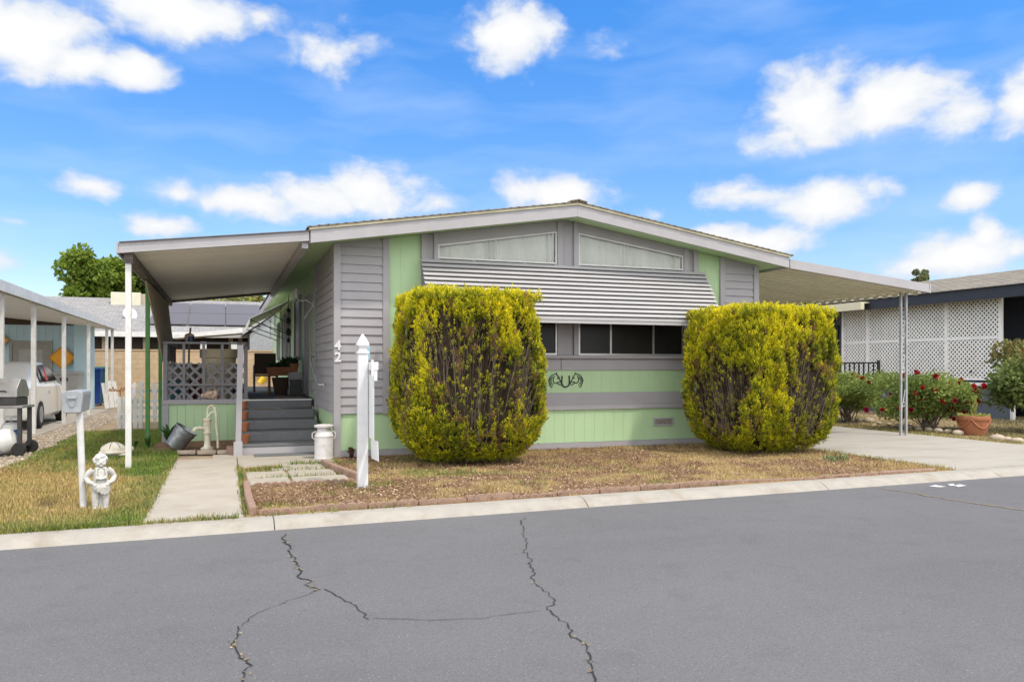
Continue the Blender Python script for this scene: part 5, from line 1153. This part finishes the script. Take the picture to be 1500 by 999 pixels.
# gas grill and tanks
gx, gy = -3.62, 15.55
gr = T('gas_grill','grey gas grill on a wheeled cart at the left edge of the gravel','grill',(gx,gy,0))
Rg = Matrix.Translation((gx,gy,0)) @ Matrix.Rotation(math.radians(-8),4,'Z')
def gb(*a): 
    b = MB(); b.box(*a, Rg); return b
for x in (-.5,.36): 
    for y in (-.22,.2): gb(x,x+.06,y,y+.05,.12,.84).build('leg','grill_dark',gr)
gb(-.85,.46,-.27,.27,.80,.845).build('shelf','grill_steel',gr,bev=.01)
gb(-.46,.36,-.25,.25,.847,.98).build('firebox','grill_dark',gr,bev=.01)
b = MB(); b.prism([(-.26,.985),(.26,.985),(.27,1.10),(.14,1.28),(-.08,1.30),(-.24,1.14)],'x',-.46,.37,Rg); ld = b.build('lid','grill_steel',gr,bev=.012)
b = MB(); b.tube([Rg@Vector((-.3,-.25,1.08)),Rg@Vector((-.3,-.31,1.09)),Rg@Vector((.2,-.31,1.09)),Rg@Vector((.2,-.25,1.08))],.012,7); b.build('handle','black_metal',ld)
gb(-.5,.42,-.22,.24,.14,.18).build('bottom_shelf','grill_dark',gr)
for y in (-.26,.27): b = MB(); b.lathe([(.02,-.03),(.10,-.03),(.115,-.015),(.115,.015),(.10,.03),(.02,.03)],(0,0,0),16,Rg@Matrix.Translation((.40,y,.115))@Matrix.Rotation(PI/2,4,'X')); b.build('wheel','rubber',gr,smooth=True)
def tank(x, y, s, label, z=0):
    root = T('gas_tank',label,'gas tank',(x,y,z),'gas tanks by the grill')
    b = MB(); b.lathe([(.10,0),(.11,.03),(.15,.045),(.158,.10),(.158,.27),(.14,.33),(.09,.36),(.02,.365)],(x,y,z),20); b.build('cylinder','tank_white',root,smooth=True)
    b = MB(); b.lathe([(.1595,.13),(.1605,.131),(.1605,.25),(.1595,.251)],(x,y,z),20); b.build('label_band','label_blue',root,smooth=True)
    b = MB(); b.tube([(x+.1*math.cos(t),y+.1*math.sin(t),z+.45) for t in [i*.5 for i in range(12)]],.014,6)
    for t in (.2,1.9,3.5): b.tube([(x+.1*math.cos(t),y+.1*math.sin(t),z+.33),(x+.1*math.cos(t),y+.1*math.sin(t),z+.45)],.012,6)
    b.build('collar','tank_white',root)
tank(gx+.18,gy+.02,1,'white gas tank with blue label under the gas grill',.185)
c = gp(18,668); 
lt = T('gas_tank','dented white gas tank lying in front of the gas grill','gas tank',(c.x-.12,c.y,0),'gas tanks by the grill')
Ml = Matrix.Translation((c.x-.30,c.y+.1,.20)) @ Matrix.Rotation(math.radians(72),4,'Y')
b = MB(); b.lathe([(.10,-.02),(.17,.03),(.2,.10),(.2,.34),(.16,.42),(.08,.45),(.02,.455)],(0,0,-.1),20,Ml); b.build('cylinder','tank_white',lt,smooth=True)
b = MB(); b.tube([Ml@Vector((.21*math.cos(t),.21*math.sin(t),.10)) for t in [i*2*PI/20 for i in range(21)]],.006,5); b.build('weld_band','label_blue',lt)
# ================================================================ BACK OF THE LOT
bw_ = MB(); bw_.box(-9,6.5,36,36.2,-.05,2.16); bo_ = T('block_wall','tan concrete block wall across the back of the lot','wall',(-2,36,0)); bw_.build('wall','block_course',bo_); b = MB(); b.box(-9,6.5,35.97,36.23,2.162,2.22); b.build('wall_cap','block_wall',bo_)
bh = T('neighbour_house','low house behind the block wall with solar panels on a grey shingle roof','house',(-1,42,0))
b = MB(); b.box(-14,7,41,50,0,2.95); b.build('wall','house_cream',bh)
ez, ey, ry, rz = 2.98, 39.6, 46, 5.0
def rs(y): return ez + .12 + (y-ey)*(rz-ez)/(ry-ey)
b = MB(); b.prism([(ey,ez+.1),(ry,rz+.1),(ry+6.4,ez+.1),(ry+6.4,ez+.0),(ry,rz-.02),(ey,ez)],'x',-14,7.4); b.build('roof','shingle_grey',bh)
b = MB(); b.box(-14,3.0,ey-.03,ey-.002,ez-.12,ez+.12); b.build('fascia','white_paint',bh)
b = MB(); b.box(-14,7,40.4,40.45,2.2,2.9); b.build('painted_recess_shade','shade_brown',bh)  # flat dark panel painted in place of the shade below the eave
for u in (153,213,338,352): c = at(u,500,40.2); b = MB(); b.box(c.x-.1,c.x+.1,40.15,40.3,0,2.92); b.build('porch_post','house_cream',bh)
xl_ = at(262,470,43).x
for row in range(2):
    for k in range(6):
        x = xl_ - 1.2 + k*1.72; y0_, y1_ = 40.7+row*2.1, 42.72+row*2.1
        b = MB(); b.add([(x,y0_,rs(y0_)+.06),(x+1.67,y0_,rs(y0_)+.06),(x+1.67,y1_,rs(y1_)+.06),(x,y1_,rs(y1_)+.06),(x,y0_,rs(y0_)+.10),(x+1.67,y0_,rs(y0_)+.10),(x+1.67,y1_,rs(y1_)+.10),(x,y1_,rs(y1_)+.10)],[(3,2,1,0),(4,5,6,7),(0,1,5,4),(1,2,6,5),(2,3,7,6),(3,0,4,7)]); b.build('solar_panel','solar_panel',bh)
po = T('patio_canopy','white edged canopy with thick posts behind the block wall','canopy',(0,38,0))
q0, q1 = at(255,492,38.2), at(355,484,37.4)
b = MB(); b.prism([(q0.x,q0.z-.14),(q1.x,q1.z-.12),(q1.x,q1.z+.10),(q0.x,q0.z+.02)],'y',37.3,39.4); b.build('roof','white_paint',po)
for u in (298,343): c = at(u,500,37.6); b = MB(); b.box(c.x-.13,c.x+.13,37.5,37.75,0,2.6); b.build('post','white_paint',po)
ac = T('roof_cooler','pale box shaped cooler standing on the roof behind','air cooler',at(184,448,45)); c0, c1 = at(162,449,44.6), at(206,429,44.6)
b = MB(); b.box(c0.x,c1.x,44.6,46,c0.z,c1.z); b.build('housing','ac_cream',ac,bev=.03); b = MB(); b.box(c1.x+.003,c1.x+.35,44.7,45.9,c0.z+.05,c1.z-.05); b.build('side_vent','stone_pale',ac)
for dx in (.15,1.3): b = MB(); b.box(c0.x+dx,c0.x+dx+.08,44.8,44.9,c0.z-.6,c0.z); b.build('leg','metal_frame',ac)
for i,(u,v,lab,mm) in enumerate(((190,461,'pale satellite dish on the roof below the cooler','paper_white'),(222,466,'grey satellite dish near the green posts','aluminium_dull'))):
    c = at(u,v,42.2); dsh = T('satellite_dish',lab,'satellite dish',(c.x,42.2,rs(42.2)),'satellite dishes on the roof behind'); b = MB()
    Md = Matrix.Translation((c.x,42.1,c.z)) @ Matrix.Rotation(math.radians(65),4,'X') @ Matrix.Rotation(math.radians(25*(1-2*i)),4,'Y'); b.lathe([(.02,0),(.2,.02),(.32,.07),(.33,.08),(.31,.08),(.2,.04),(.02,.02)],(0,0,0),18,Md); b.build('dish',mm,dsh,smooth=True)
    b = MB(); b.tube([(c.x,42.2,rs(42.2)),(c.x,42.2,c.z)],.03,6); b.tube([Md@Vector((0,-.4,.05)),Md@Vector((0,0,.5))],.015,5); b.build('mast','metal_frame',dsh)
sd2 = T('gable_shed','pale grey gable end shed beyond the block wall right of the porch','shed',(3.5,38,0))
xa, xb = at(366,500,37).x, at(420,500,37).x; b = MB(); b.prism([(xa,0),(xb,0),(xb,4.2),(xa,2.95)],'y',37.0,40); b.build('wall','aluminium_dull',sd2); b = MB(); b.prism([(xa-.3,2.92),(xb,4.28),(xb,4.42),(xa-.3,3.05)],'y',36.8,40.1); b.build('roof','light_grey_paint',sd2)
# objects on the block wall seen through the porch
c = at(388,535,35.9); b = MB(); b.box(c.x-.32,c.x+.32,35.7,35.95,c.z-.12,c.z+.14); b.box(c.x-.35,c.x+.35,35.66,35.96,c.z+.142,c.z+.19); tag(b.build('meter_box','pot_teal',None,bev=.01,loc=c),'grey green box on the block wall seen past the porch','box')
c = at(385,556,35.6); b = MB(); b.lathe([(.12,-.2),(.16,.12),(.17,.14),(.02,.14)],(0,0,0),14,Matrix.Translation(c)@Matrix.Rotation(.7,4,'Y')); tag(b.build('yellow_bucket','yellow_plastic',None,smooth=True,loc=c),'yellow and white bucket hung on the block wall','bucket')
# picket fence: each picket a part of the fence
fe = T('picket_fence','white picket fence with pointed pickets left of the porch','fence',(-2.1,23,0))
b = MB(); b.box(-2.5,-1.2,23.03,23.07,.35,.44); b.build('rail','white_paint',fe); b = MB(); b.box(-2.5,-1.2,23.03,23.07,.80,.89); b.build('rail','white_paint',fe)
for i in range(8):
    x = -2.48+i*.165; b = MB(); hg = 1.05+.05*(i%3); b.prism([(x,.05),(x+.10,.05),(x+.10,hg-.12),(x+.12,hg-.10),(x+.05,hg),(x-.02,hg-.10),(x,hg-.12)],'y',22.995,23.028); b.build('picket','white_paint',fe)
f2 = T('picket_fence','weathered flat topped white picket gate panel in front of the pointed pickets','fence',(-2.3,20.8,0))
b = MB(); b.box(-2.45,-1.5,20.84,20.87,.25,.33); b.build('rail','white_paint',f2); b = MB(); b.box(-2.45,-1.5,20.84,20.87,.62,.70); b.build('rail','white_paint',f2)
for i in range(5): x = -2.42+i*.115; b = MB(); b.box(x,x+.085,20.80,20.838,.02,.78+.012*(i%2)); b.build('picket','white_paint',f2)
c = gp(165,598); lp = T('leaning_panel','short white fence panel leaning by the gravel','fence panel',(c.x,c.y,0)); Mp = Matrix.Translation((c.x,c.y,0)) @ Matrix.Rotation(math.radians(-9),4,'Y') @ Matrix.Rotation(math.radians(-8),4,'X')
for k in range(3): b = MB(); b.box(-.24+k*.165,-.09+k*.165,-.02,.02,.02,1.0-.04*abs(k-1),Mp); b.build('picket','white_paint',lp)
b = MB(); b.box(-.26,.26,.021,.05,.25,.35,Mp); b.build('rail','white_paint',lp)
c = at(176,570,24); b = MB()
for i in range(9): b.tube([(c.x-.28+.07*i,24,c.z-.05),(c.x-.25+.07*i,24.02,c.z+.05*math.sin(i*1.7)+.02),(c.x-.22+.07*i,24,c.z-.06)],.022,6)
b.tube([(c.x,24.03,0),(c.x,24.03,c.z)],.012,6); tag(b.build('yard_ornament','rust',None,loc=(c.x,24,0)),'rusty curled yard ornament on a stake by the picket fence','ornament')
# ================================================================ TREES BEYOND
def tree(name, x, y, z0, rx_, rz_, hgt, nl, seed, label, c1, c2, lsize, group, lobes=26):
    r = np.random.default_rng(seed); rr = random.Random(seed); root = T(name,label,'tree',(x,y,0),group)
    tw = MB(); top = Vector((x,y,hgt-rz_)); tw.tube([(x,y,-.2),(x+.1,y,(hgt-2*rz_)*.6),top],[.28,.22,.14],8)
    cc, rad = [], []
    for i in range(lobes):
        a = rr.uniform(0,2*PI); e = rr.uniform(-.8,1.0); q = rr.uniform(.35,.85)
        p = Vector((x+rx_*q*math.cos(a)*math.cos(e*.9), y+rx_*q*math.sin(a)*math.cos(e*.9), hgt-rz_+rz_*.85*math.sin(e*1.4)*q*1.1)); cc.append(p); rad.append(rr.uniform(.17,.34)*rx_*.95)
        tw.tube([top.lerp(Vector((x,y,hgt-2*rz_)),rr.random()*.6), top.lerp(p,.5)+Vector((0,0,-.1)), p],[.09,.05,.02],5)
    tw.build('trunk','bark_wood',root,recalc=False)
    k = r.integers(0,lobes,nl); d = unit(r.normal(size=(nl,3))); rd = np.array(rad)[k]*(.45+.6*r.random(nl)**.6)
    P = np.array([tuple(p) for p in cc])[k] + d*rd[:,None]*np.array([1,1,.85])
    L = r.uniform(.6,1.3,nl)*lsize; V = leafquads(P, unit(d*.6+r.normal(size=(nl,3))), L, L*.65)
    tone = np.clip(.45+.35*r.normal(size=nl)*.5+ (r.random(lobes)[k]-.5)*.5,0,1)
    npmesh('crown',V,4,mixc(c1,c2,tone),'leaf',root); return root
tree('broadleaf_tree',at(140,400,50).x,50,0,2.35,2.9,8.35,22000,5,'dense bright green tree beyond the solar roof at the left',(.07,.13,.015),(.29,.37,.045),.25,'trees beyond the back wall',52)
tree('broadleaf_tree',at(198,400,51).x,51.5,0,1.9,2.6,8.2,12000,6,'darker green tree beside the dense green one, partly behind the patio post',(.06,.10,.02),(.15,.19,.04),.24,'trees beyond the back wall',24)
tree('broadleaf_tree',at(228,430,54).x,54,0,3.2,2.4,7.9,12000,7,'yellowish green tree behind the slat blind',(.2,.2,.04),(.42,.38,.09),.24,'trees beyond the back wall',22)
tree('broadleaf_tree',at(300,446,56).x,56,0,3.4,1.5,6.3,7000,8,'low yellow green tree top above the solar roof',(.12,.14,.03),(.28,.26,.06),.24,'trees beyond the back wall',22)
def palm(x, y, hgt, seed, label, cols):
    rr = random.Random(seed); root = T('palm_tree',label,'palm',(x,y,0),'palms beyond the back wall'); b = MB(); b.tube([(x,y,0),(x+.1,y,hgt*.5),(x,y,hgt)],[.25,.2,.18],8); b.build('trunk','bark_wood',root)
    Ps, Ds, Ls = [], [], []
    for i in range(26):
        a = rr.uniform(0,2*PI); e = rr.uniform(-.3,1.2); L = rr.uniform(1.2,1.8)
        for k in range(26):
            t = k/26; out = L*t*math.cos(e); up = L*t*math.sin(e)-1.0*t*t; d = Vector((math.cos(a),math.sin(a),0)); c = Vector((x,y,hgt))+d*out+Vector((0,0,up))
            s = Vector((-d.y,d.x,0))*(1 if k%2 else -1); Ps.append(c); Ds.append(d*.6+s*.8+Vector((0,0,-.5))); Ls.append(.5*(1.15-t))
    n = len(Ps); L = np.array(Ls); V = leafquads(np.array([tuple(p) for p in Ps]),np.array([tuple(p) for p in Ds]),L,L*.14+.02); npmesh('fronds',V,4,mixc(cols[0],cols[1],np.random.default_rng(seed).random(n)),'leaf',root)
palm(at(342,440,58).x,58,6.2,1,'grey green palm showing under the patio roof',((.10,.13,.05),(.22,.24,.10)))
palm(at(372,440,55).x,55,6.0,2,'yellow green palm beside the home eave',((.18,.20,.04),(.34,.32,.08)))
tree('pine_tree',at(1349,402,70).x,70,0,1.25,1.3,13.1,4200,15,'small dark pine showing above the neighbour roof at the right',(.10,.12,.05),(.22,.24,.11),.2,'trees beyond the right roof',12)
tree('pine_tree',at(1337,408,71).x,71,0,1.1,.8,12.0,3000,16,'low round tree beside the small dark pine at the right',(.06,.075,.03),(.13,.14,.06),.2,'trees beyond the right roof',9)
# ================================================================ RIGHT NEIGHBOUR
rn = T('neighbour_house','dark navy mobile home with tan shingle roof and white lattice porch at the right','house',(24,20,0))
b = MB(); b.box(22.6,30,16.2,22.6,0,3.6); b.build('wall','navy_dark',rn); b = MB(); b.box(21.5,30,22.62,40,0,3.6); b.build('wall','slate_wall',rn)
b = MB()
for i in range(40): y = 22.7+i*.4; b.box(21.485,21.499,y,y+.03,1.15,3.55)
b.build('batten','navy_dark',rn)
b = MB(); b.box(20.93,22.58,16.25,22.58,.55,1.02); b.build('porch_floor','navy_paint',rn)
b = MB(); b.box(20.86,20.92,16.0,22.7,-.05,.93); b.build('skirting','slate_wall',rn)
b = MB(); b.box(20.78,20.98,16.0,22.7,.935,1.03); b.build('porch_ledge','lattice_white',rn)
b = MB(); b.box(20.3,20.42,12.9,40,3.42,3.74); b.build('fascia','navy_dark',rn); b = MB(); b.box(20.43,22.5,15.0,40,3.55,3.6); b.build('ceiling','navy_dark',rn)
b = MB(); rr = random.Random(6); x = 20.22; k = 0
while x < 25.0:
    y = 12.8 + (k%2)*.17; z0 = 3.75+(x-20.22)*.205
    while y < 40:
        L = .33 if y < 30 else 2; b.prism([(x,z0),(x+.18,z0+.037),(x+.18,z0+.045),(x,z0+.022+rr.uniform(0,.008))],'y',y,min(y+L-.006,40)); y += L
    x += .16; k += 1
b.build('roof','shingle_tan',rn)
b = MB(); b.prism([(25,4.73),(31,3.5),(31,3.4),(20.4,3.7),(20.4,3.745)],'y',12.9,40); b.build('roof_core','shingle_tan',rn)
LY = [16.35,18.15,19.9,21.3,22.45]
for a, c in zip(LY, LY[1:]):
    b = MB(); lattice(b,(20.90,a+.05,1.17),(0,1,0),(0,0,1),(-1,0,0),c-a-.10,2.38,.14,.045,.008); lp_ = b.build('lattice_panel','lattice_white',rn)
    
    for z0_, z1_ in ((1.10,1.168),(3.552,3.62),(2.3,2.37)): b = MB(); b.box(20.87,20.93,a+.05,c-.05,z0_,z1_); b.build('frame_rail','lattice_white',lp_)
for y in LY: b = MB(); b.box(20.86,20.94,y-.05,y+.05,1.04,3.64); b.build('porch_post','lattice_white',rn)
b = MB(); b.box(20.8,20.9,15.9,15.99,-.05,.92); b.build('skirting_post','white_paint',rn)
b = MB(); b.box(20.845,20.858,17.15,17.6,.52,.76); b.build('vent','black_metal',rn)
for a in (23.3,27.0):
    b = MB(); b.box(21.44,21.499,a,a+1.6,1.5,1.58); b.box(21.44,21.499,a,a+1.6,2.95,3.03); b.box(21.44,21.499,a,a+.08,1.581,2.949); b.box(21.44,21.499,a+1.52,a+1.6,1.581,2.949); f = b.build('window_frame','navy_dark',rn); b = MB(); b.box(21.46,21.495,a+.081,a+1.519,1.581,2.949); b.build('pane','dark_glass',f)
bd = MB(); bd.box(19.9,20.05,20.6,32,3.40,3.66); bd.box(20.051,20.29,20.62,32,3.62,3.66); tag(bd.build('carport_beam','cream_edge',None,loc=(20,22,3.4)),'cream boxed beam along the right neighbour eave','beam')
c = at(1243,500,23); tw_ = T('iron_trellis','rusty white iron trellis post before the right neighbour wall','trellis',(20.6,22.9,0))
for y in (22.75,23.15): b = MB(); b.box(20.56,20.62,y,y+.05,0,3.6); b.build('upright','rust' if y > 23 else 'white_paint',tw_)
for z in (1.3,2.1,2.9): b = MB(); b.box(20.57,20.60,22.801,23.149,z,z+.05); b.build('rung','white_paint',tw_)
ra = T('porch_railing','black metal railing at the right neighbour steps','railing',(19.6,21,0))
p0, p1 = onx(1218,545,19.4), onx(1287,545,19.4); ya, yb = sorted((p0.y,p1.y))
b = MB(); b.box(19.38,19.42,ya,yb,1.60,1.64); b.build('top_rail','black_metal',ra); b = MB(); b.box(19.38,19.42,ya,yb,.80,.84); b.build('bottom_rail','black_metal',ra)
for i in range(11): y = ya+(yb-ya)*i/10; b = MB(); wdt = .035 if i in (0,10) else .018; b.box(19.4-wdt,19.4+wdt,y-wdt,y+wdt,.0 if i in (0,10) else .841,1.70 if i in (0,10) else 1.599); b.build('baluster','black_metal',ra)
pot('porch_pot','pot_blue',21.1,17.3,1.031,.15,.2,.35,'blue pot on the ledge below the white lattice'); pot('porch_pot','pot_beige',21.1,16.7,1.031,.12,.17,.3,'beige pot on the ledge at the lattice corner'); pot('porch_pot','brown_shade',21.1,18.3,1.031,.14,.17,.3,'dark pot on the ledge left of the blue pot')
# roses
def bush(name, x, y, rx_, ry_, hgt, nl, seed, label, c1, c2, lsz, nfl, group, rim=None):
    r = np.random.default_rng(seed); rr = random.Random(seed); root = T(name,label,'bush',(x,y,0),group); b = MB(); lobes = []
    for i in range(26):
        a = rr.uniform(0,6.3); q = rr.uniform(.2,.9); z = hgt*rr.uniform(.38,.88); lobes.append((x+rx_*q*math.cos(a),y+ry_*q*math.sin(a),z))
        b.tube([(x+rr.gauss(0,.08),y+rr.gauss(0,.08),-.03),(x+rx_*q*.5*math.cos(a),y+ry_*q*.5*math.sin(a),z*.55),lobes[-1]],[.018,.012,.006],5)
    b.build('stems','twig_grey',root,recalc=False); lo = np.array(lobes); k = r.integers(0,26,nl); d = unit(r.normal(size=(nl,3)))
    P = lo[k]+d*(r.random(nl)**.5)[:,None]*np.array([rx_*.45,ry_*.45,hgt*.20]); P[:,2] = np.maximum(P[:,2],.1)
    L = r.uniform(.6,1.3,nl)*lsz; V = leafquads(P,unit(d+r.normal(size=(nl,3))+np.array([0,0,.4])),L,L*.6); tone = np.clip((r.random(26)[k])*.6+r.random(nl)*.5,0,1); cc = mixc(c1,c2,tone)
    if rim is not None: f = sstep(.68,1.0,P[:,2]/hgt)*.9; cc = mixc(cc,rim,f*r.random(nl))
    npmesh('foliage',V,4,cc,'leaf',root)
    for i in range(nfl):
        kk = rr.randrange(26); dd = unit(r.normal(size=3)); dd = dd*(1 if dd[0]*-.75+dd[1]*-.66+.1 > 0 else -1); p = lo[kk]+dd*np.array([rx_*.60,ry_*.60,hgt*.24]); 
        n = 26; D = unit(r.normal(size=(n,3))+np.array([0,-.3,.5])); Vp = leafquads(np.tile(p,(n,1)),D,np.full(n,.07*rr.uniform(.8,1.4)),np.full(n,.075))
        col = [(.36,.008,.02),(.28,.006,.03),(.45,.02,.02)][i%3]
        npmesh('rose',Vp,4,np.tile(col,(n,1))*r.uniform(.6,1.2,(n,1)),'petal',root)
    return root
bush('rose_bush',15.85,16.9,.95,.9,1.28,17000,31,'leafy rose bush with a few red roses left of the metal carport posts',(.11,.17,.035),(.36,.42,.11),.08,18,'red rose bushes along the driveway')
bush('rose_bush',15.75,14.2,1.05,.95,1.28,21000,32,'rose bush covered in red roses behind the metal carport posts',(.10,.16,.033),(.32,.38,.095),.075,92,'red rose bushes along the driveway')
bush('photinia_shrub',17.55,12.6,1.05,1.0,2.0,18000,33,'glossy green shrub with reddish new growth at the right edge',(.07,.12,.03),(.23,.28,.085),.11,0,None,rim=(.32,.17,.06))
# terracotta planter with rope swags
pc_ = gp(1446,638); X, Y = pc_.x, pc_.y+.33
tp_ = T('terracotta_planter','wide terracotta pot with rope swags beside the driveway','planter',(X,Y,0))
b = MB(); b.lathe([(.255,0),(.265,.02),(.305,.30),(.318,.31),(.328,.33),(.328,.40),(.318,.42),(.285,.42),(.275,.36),(.02,.35)],(X,Y,0),32); b.build('pot','terracotta',tp_,smooth=True)
b = MB(); 
for s in range(4):
    a0 = -2.6+s*PI/2
    b.tube([(X+(.33-.038*math.sin(PI*t))*math.cos(a0+t*PI/2),Y+(.33-.038*math.sin(PI*t))*math.sin(a0+t*PI/2),.35-.20*math.sin(PI*t)) for t in [i/10 for i in range(11)]],.02,7)
b.build('rope_swag','terracotta',tp_,smooth=True)
n = 260; a = RNG.uniform(0,6.3,n); q = RNG.random(n)**.5*.28; P = np.stack([X+q*np.cos(a),Y+q*np.sin(a),np.full(n,.36)],-1); P[:60,0] = X+.02; P[:60,1] = Y; P[:60,2] = .4+RNG.uniform(0,.38,60)
L = RNG.uniform(.06,.15,n); V = leafquads(P,np.stack([np.cos(a)*.8,np.sin(a)*.8,np.ones(n)],-1),L,L*.5); npmesh('foliage',V,4,mixc((.22,.27,.05),(.42,.42,.14),RNG.random(n)),'leaf',tp_)
b = MB(); b.tube([(X+.02,Y,.35),(X,Y,.6),(X+.05,Y,.80)],.012,6); b.build('stem','twig_grey',tp_)
# border stones beside the roses
rr = random.Random(12); px_row = [(1215+ i*14.5, 609+ i*1.9 + rr.uniform(-1,1)) for i in range(20)]
for i,(u,v) in enumerate(px_row):
    if 1405 < u < 1452: continue
    c = gp(u,v+3); s = rr.uniform(.06,.12); b = MB(); b.ell((c.x,c.y,s*.35),(s*1.3,s,s*.7),9,6,Matrix.Rotation(rr.uniform(0,3),4,'Z'))
    tag(b.build('border_stone','stone_pale',None,smooth='all',loc=(c.x,c.y,0)),'rounded pale border stone by the rose bushes','stone','pale border stones by the rose bushes')
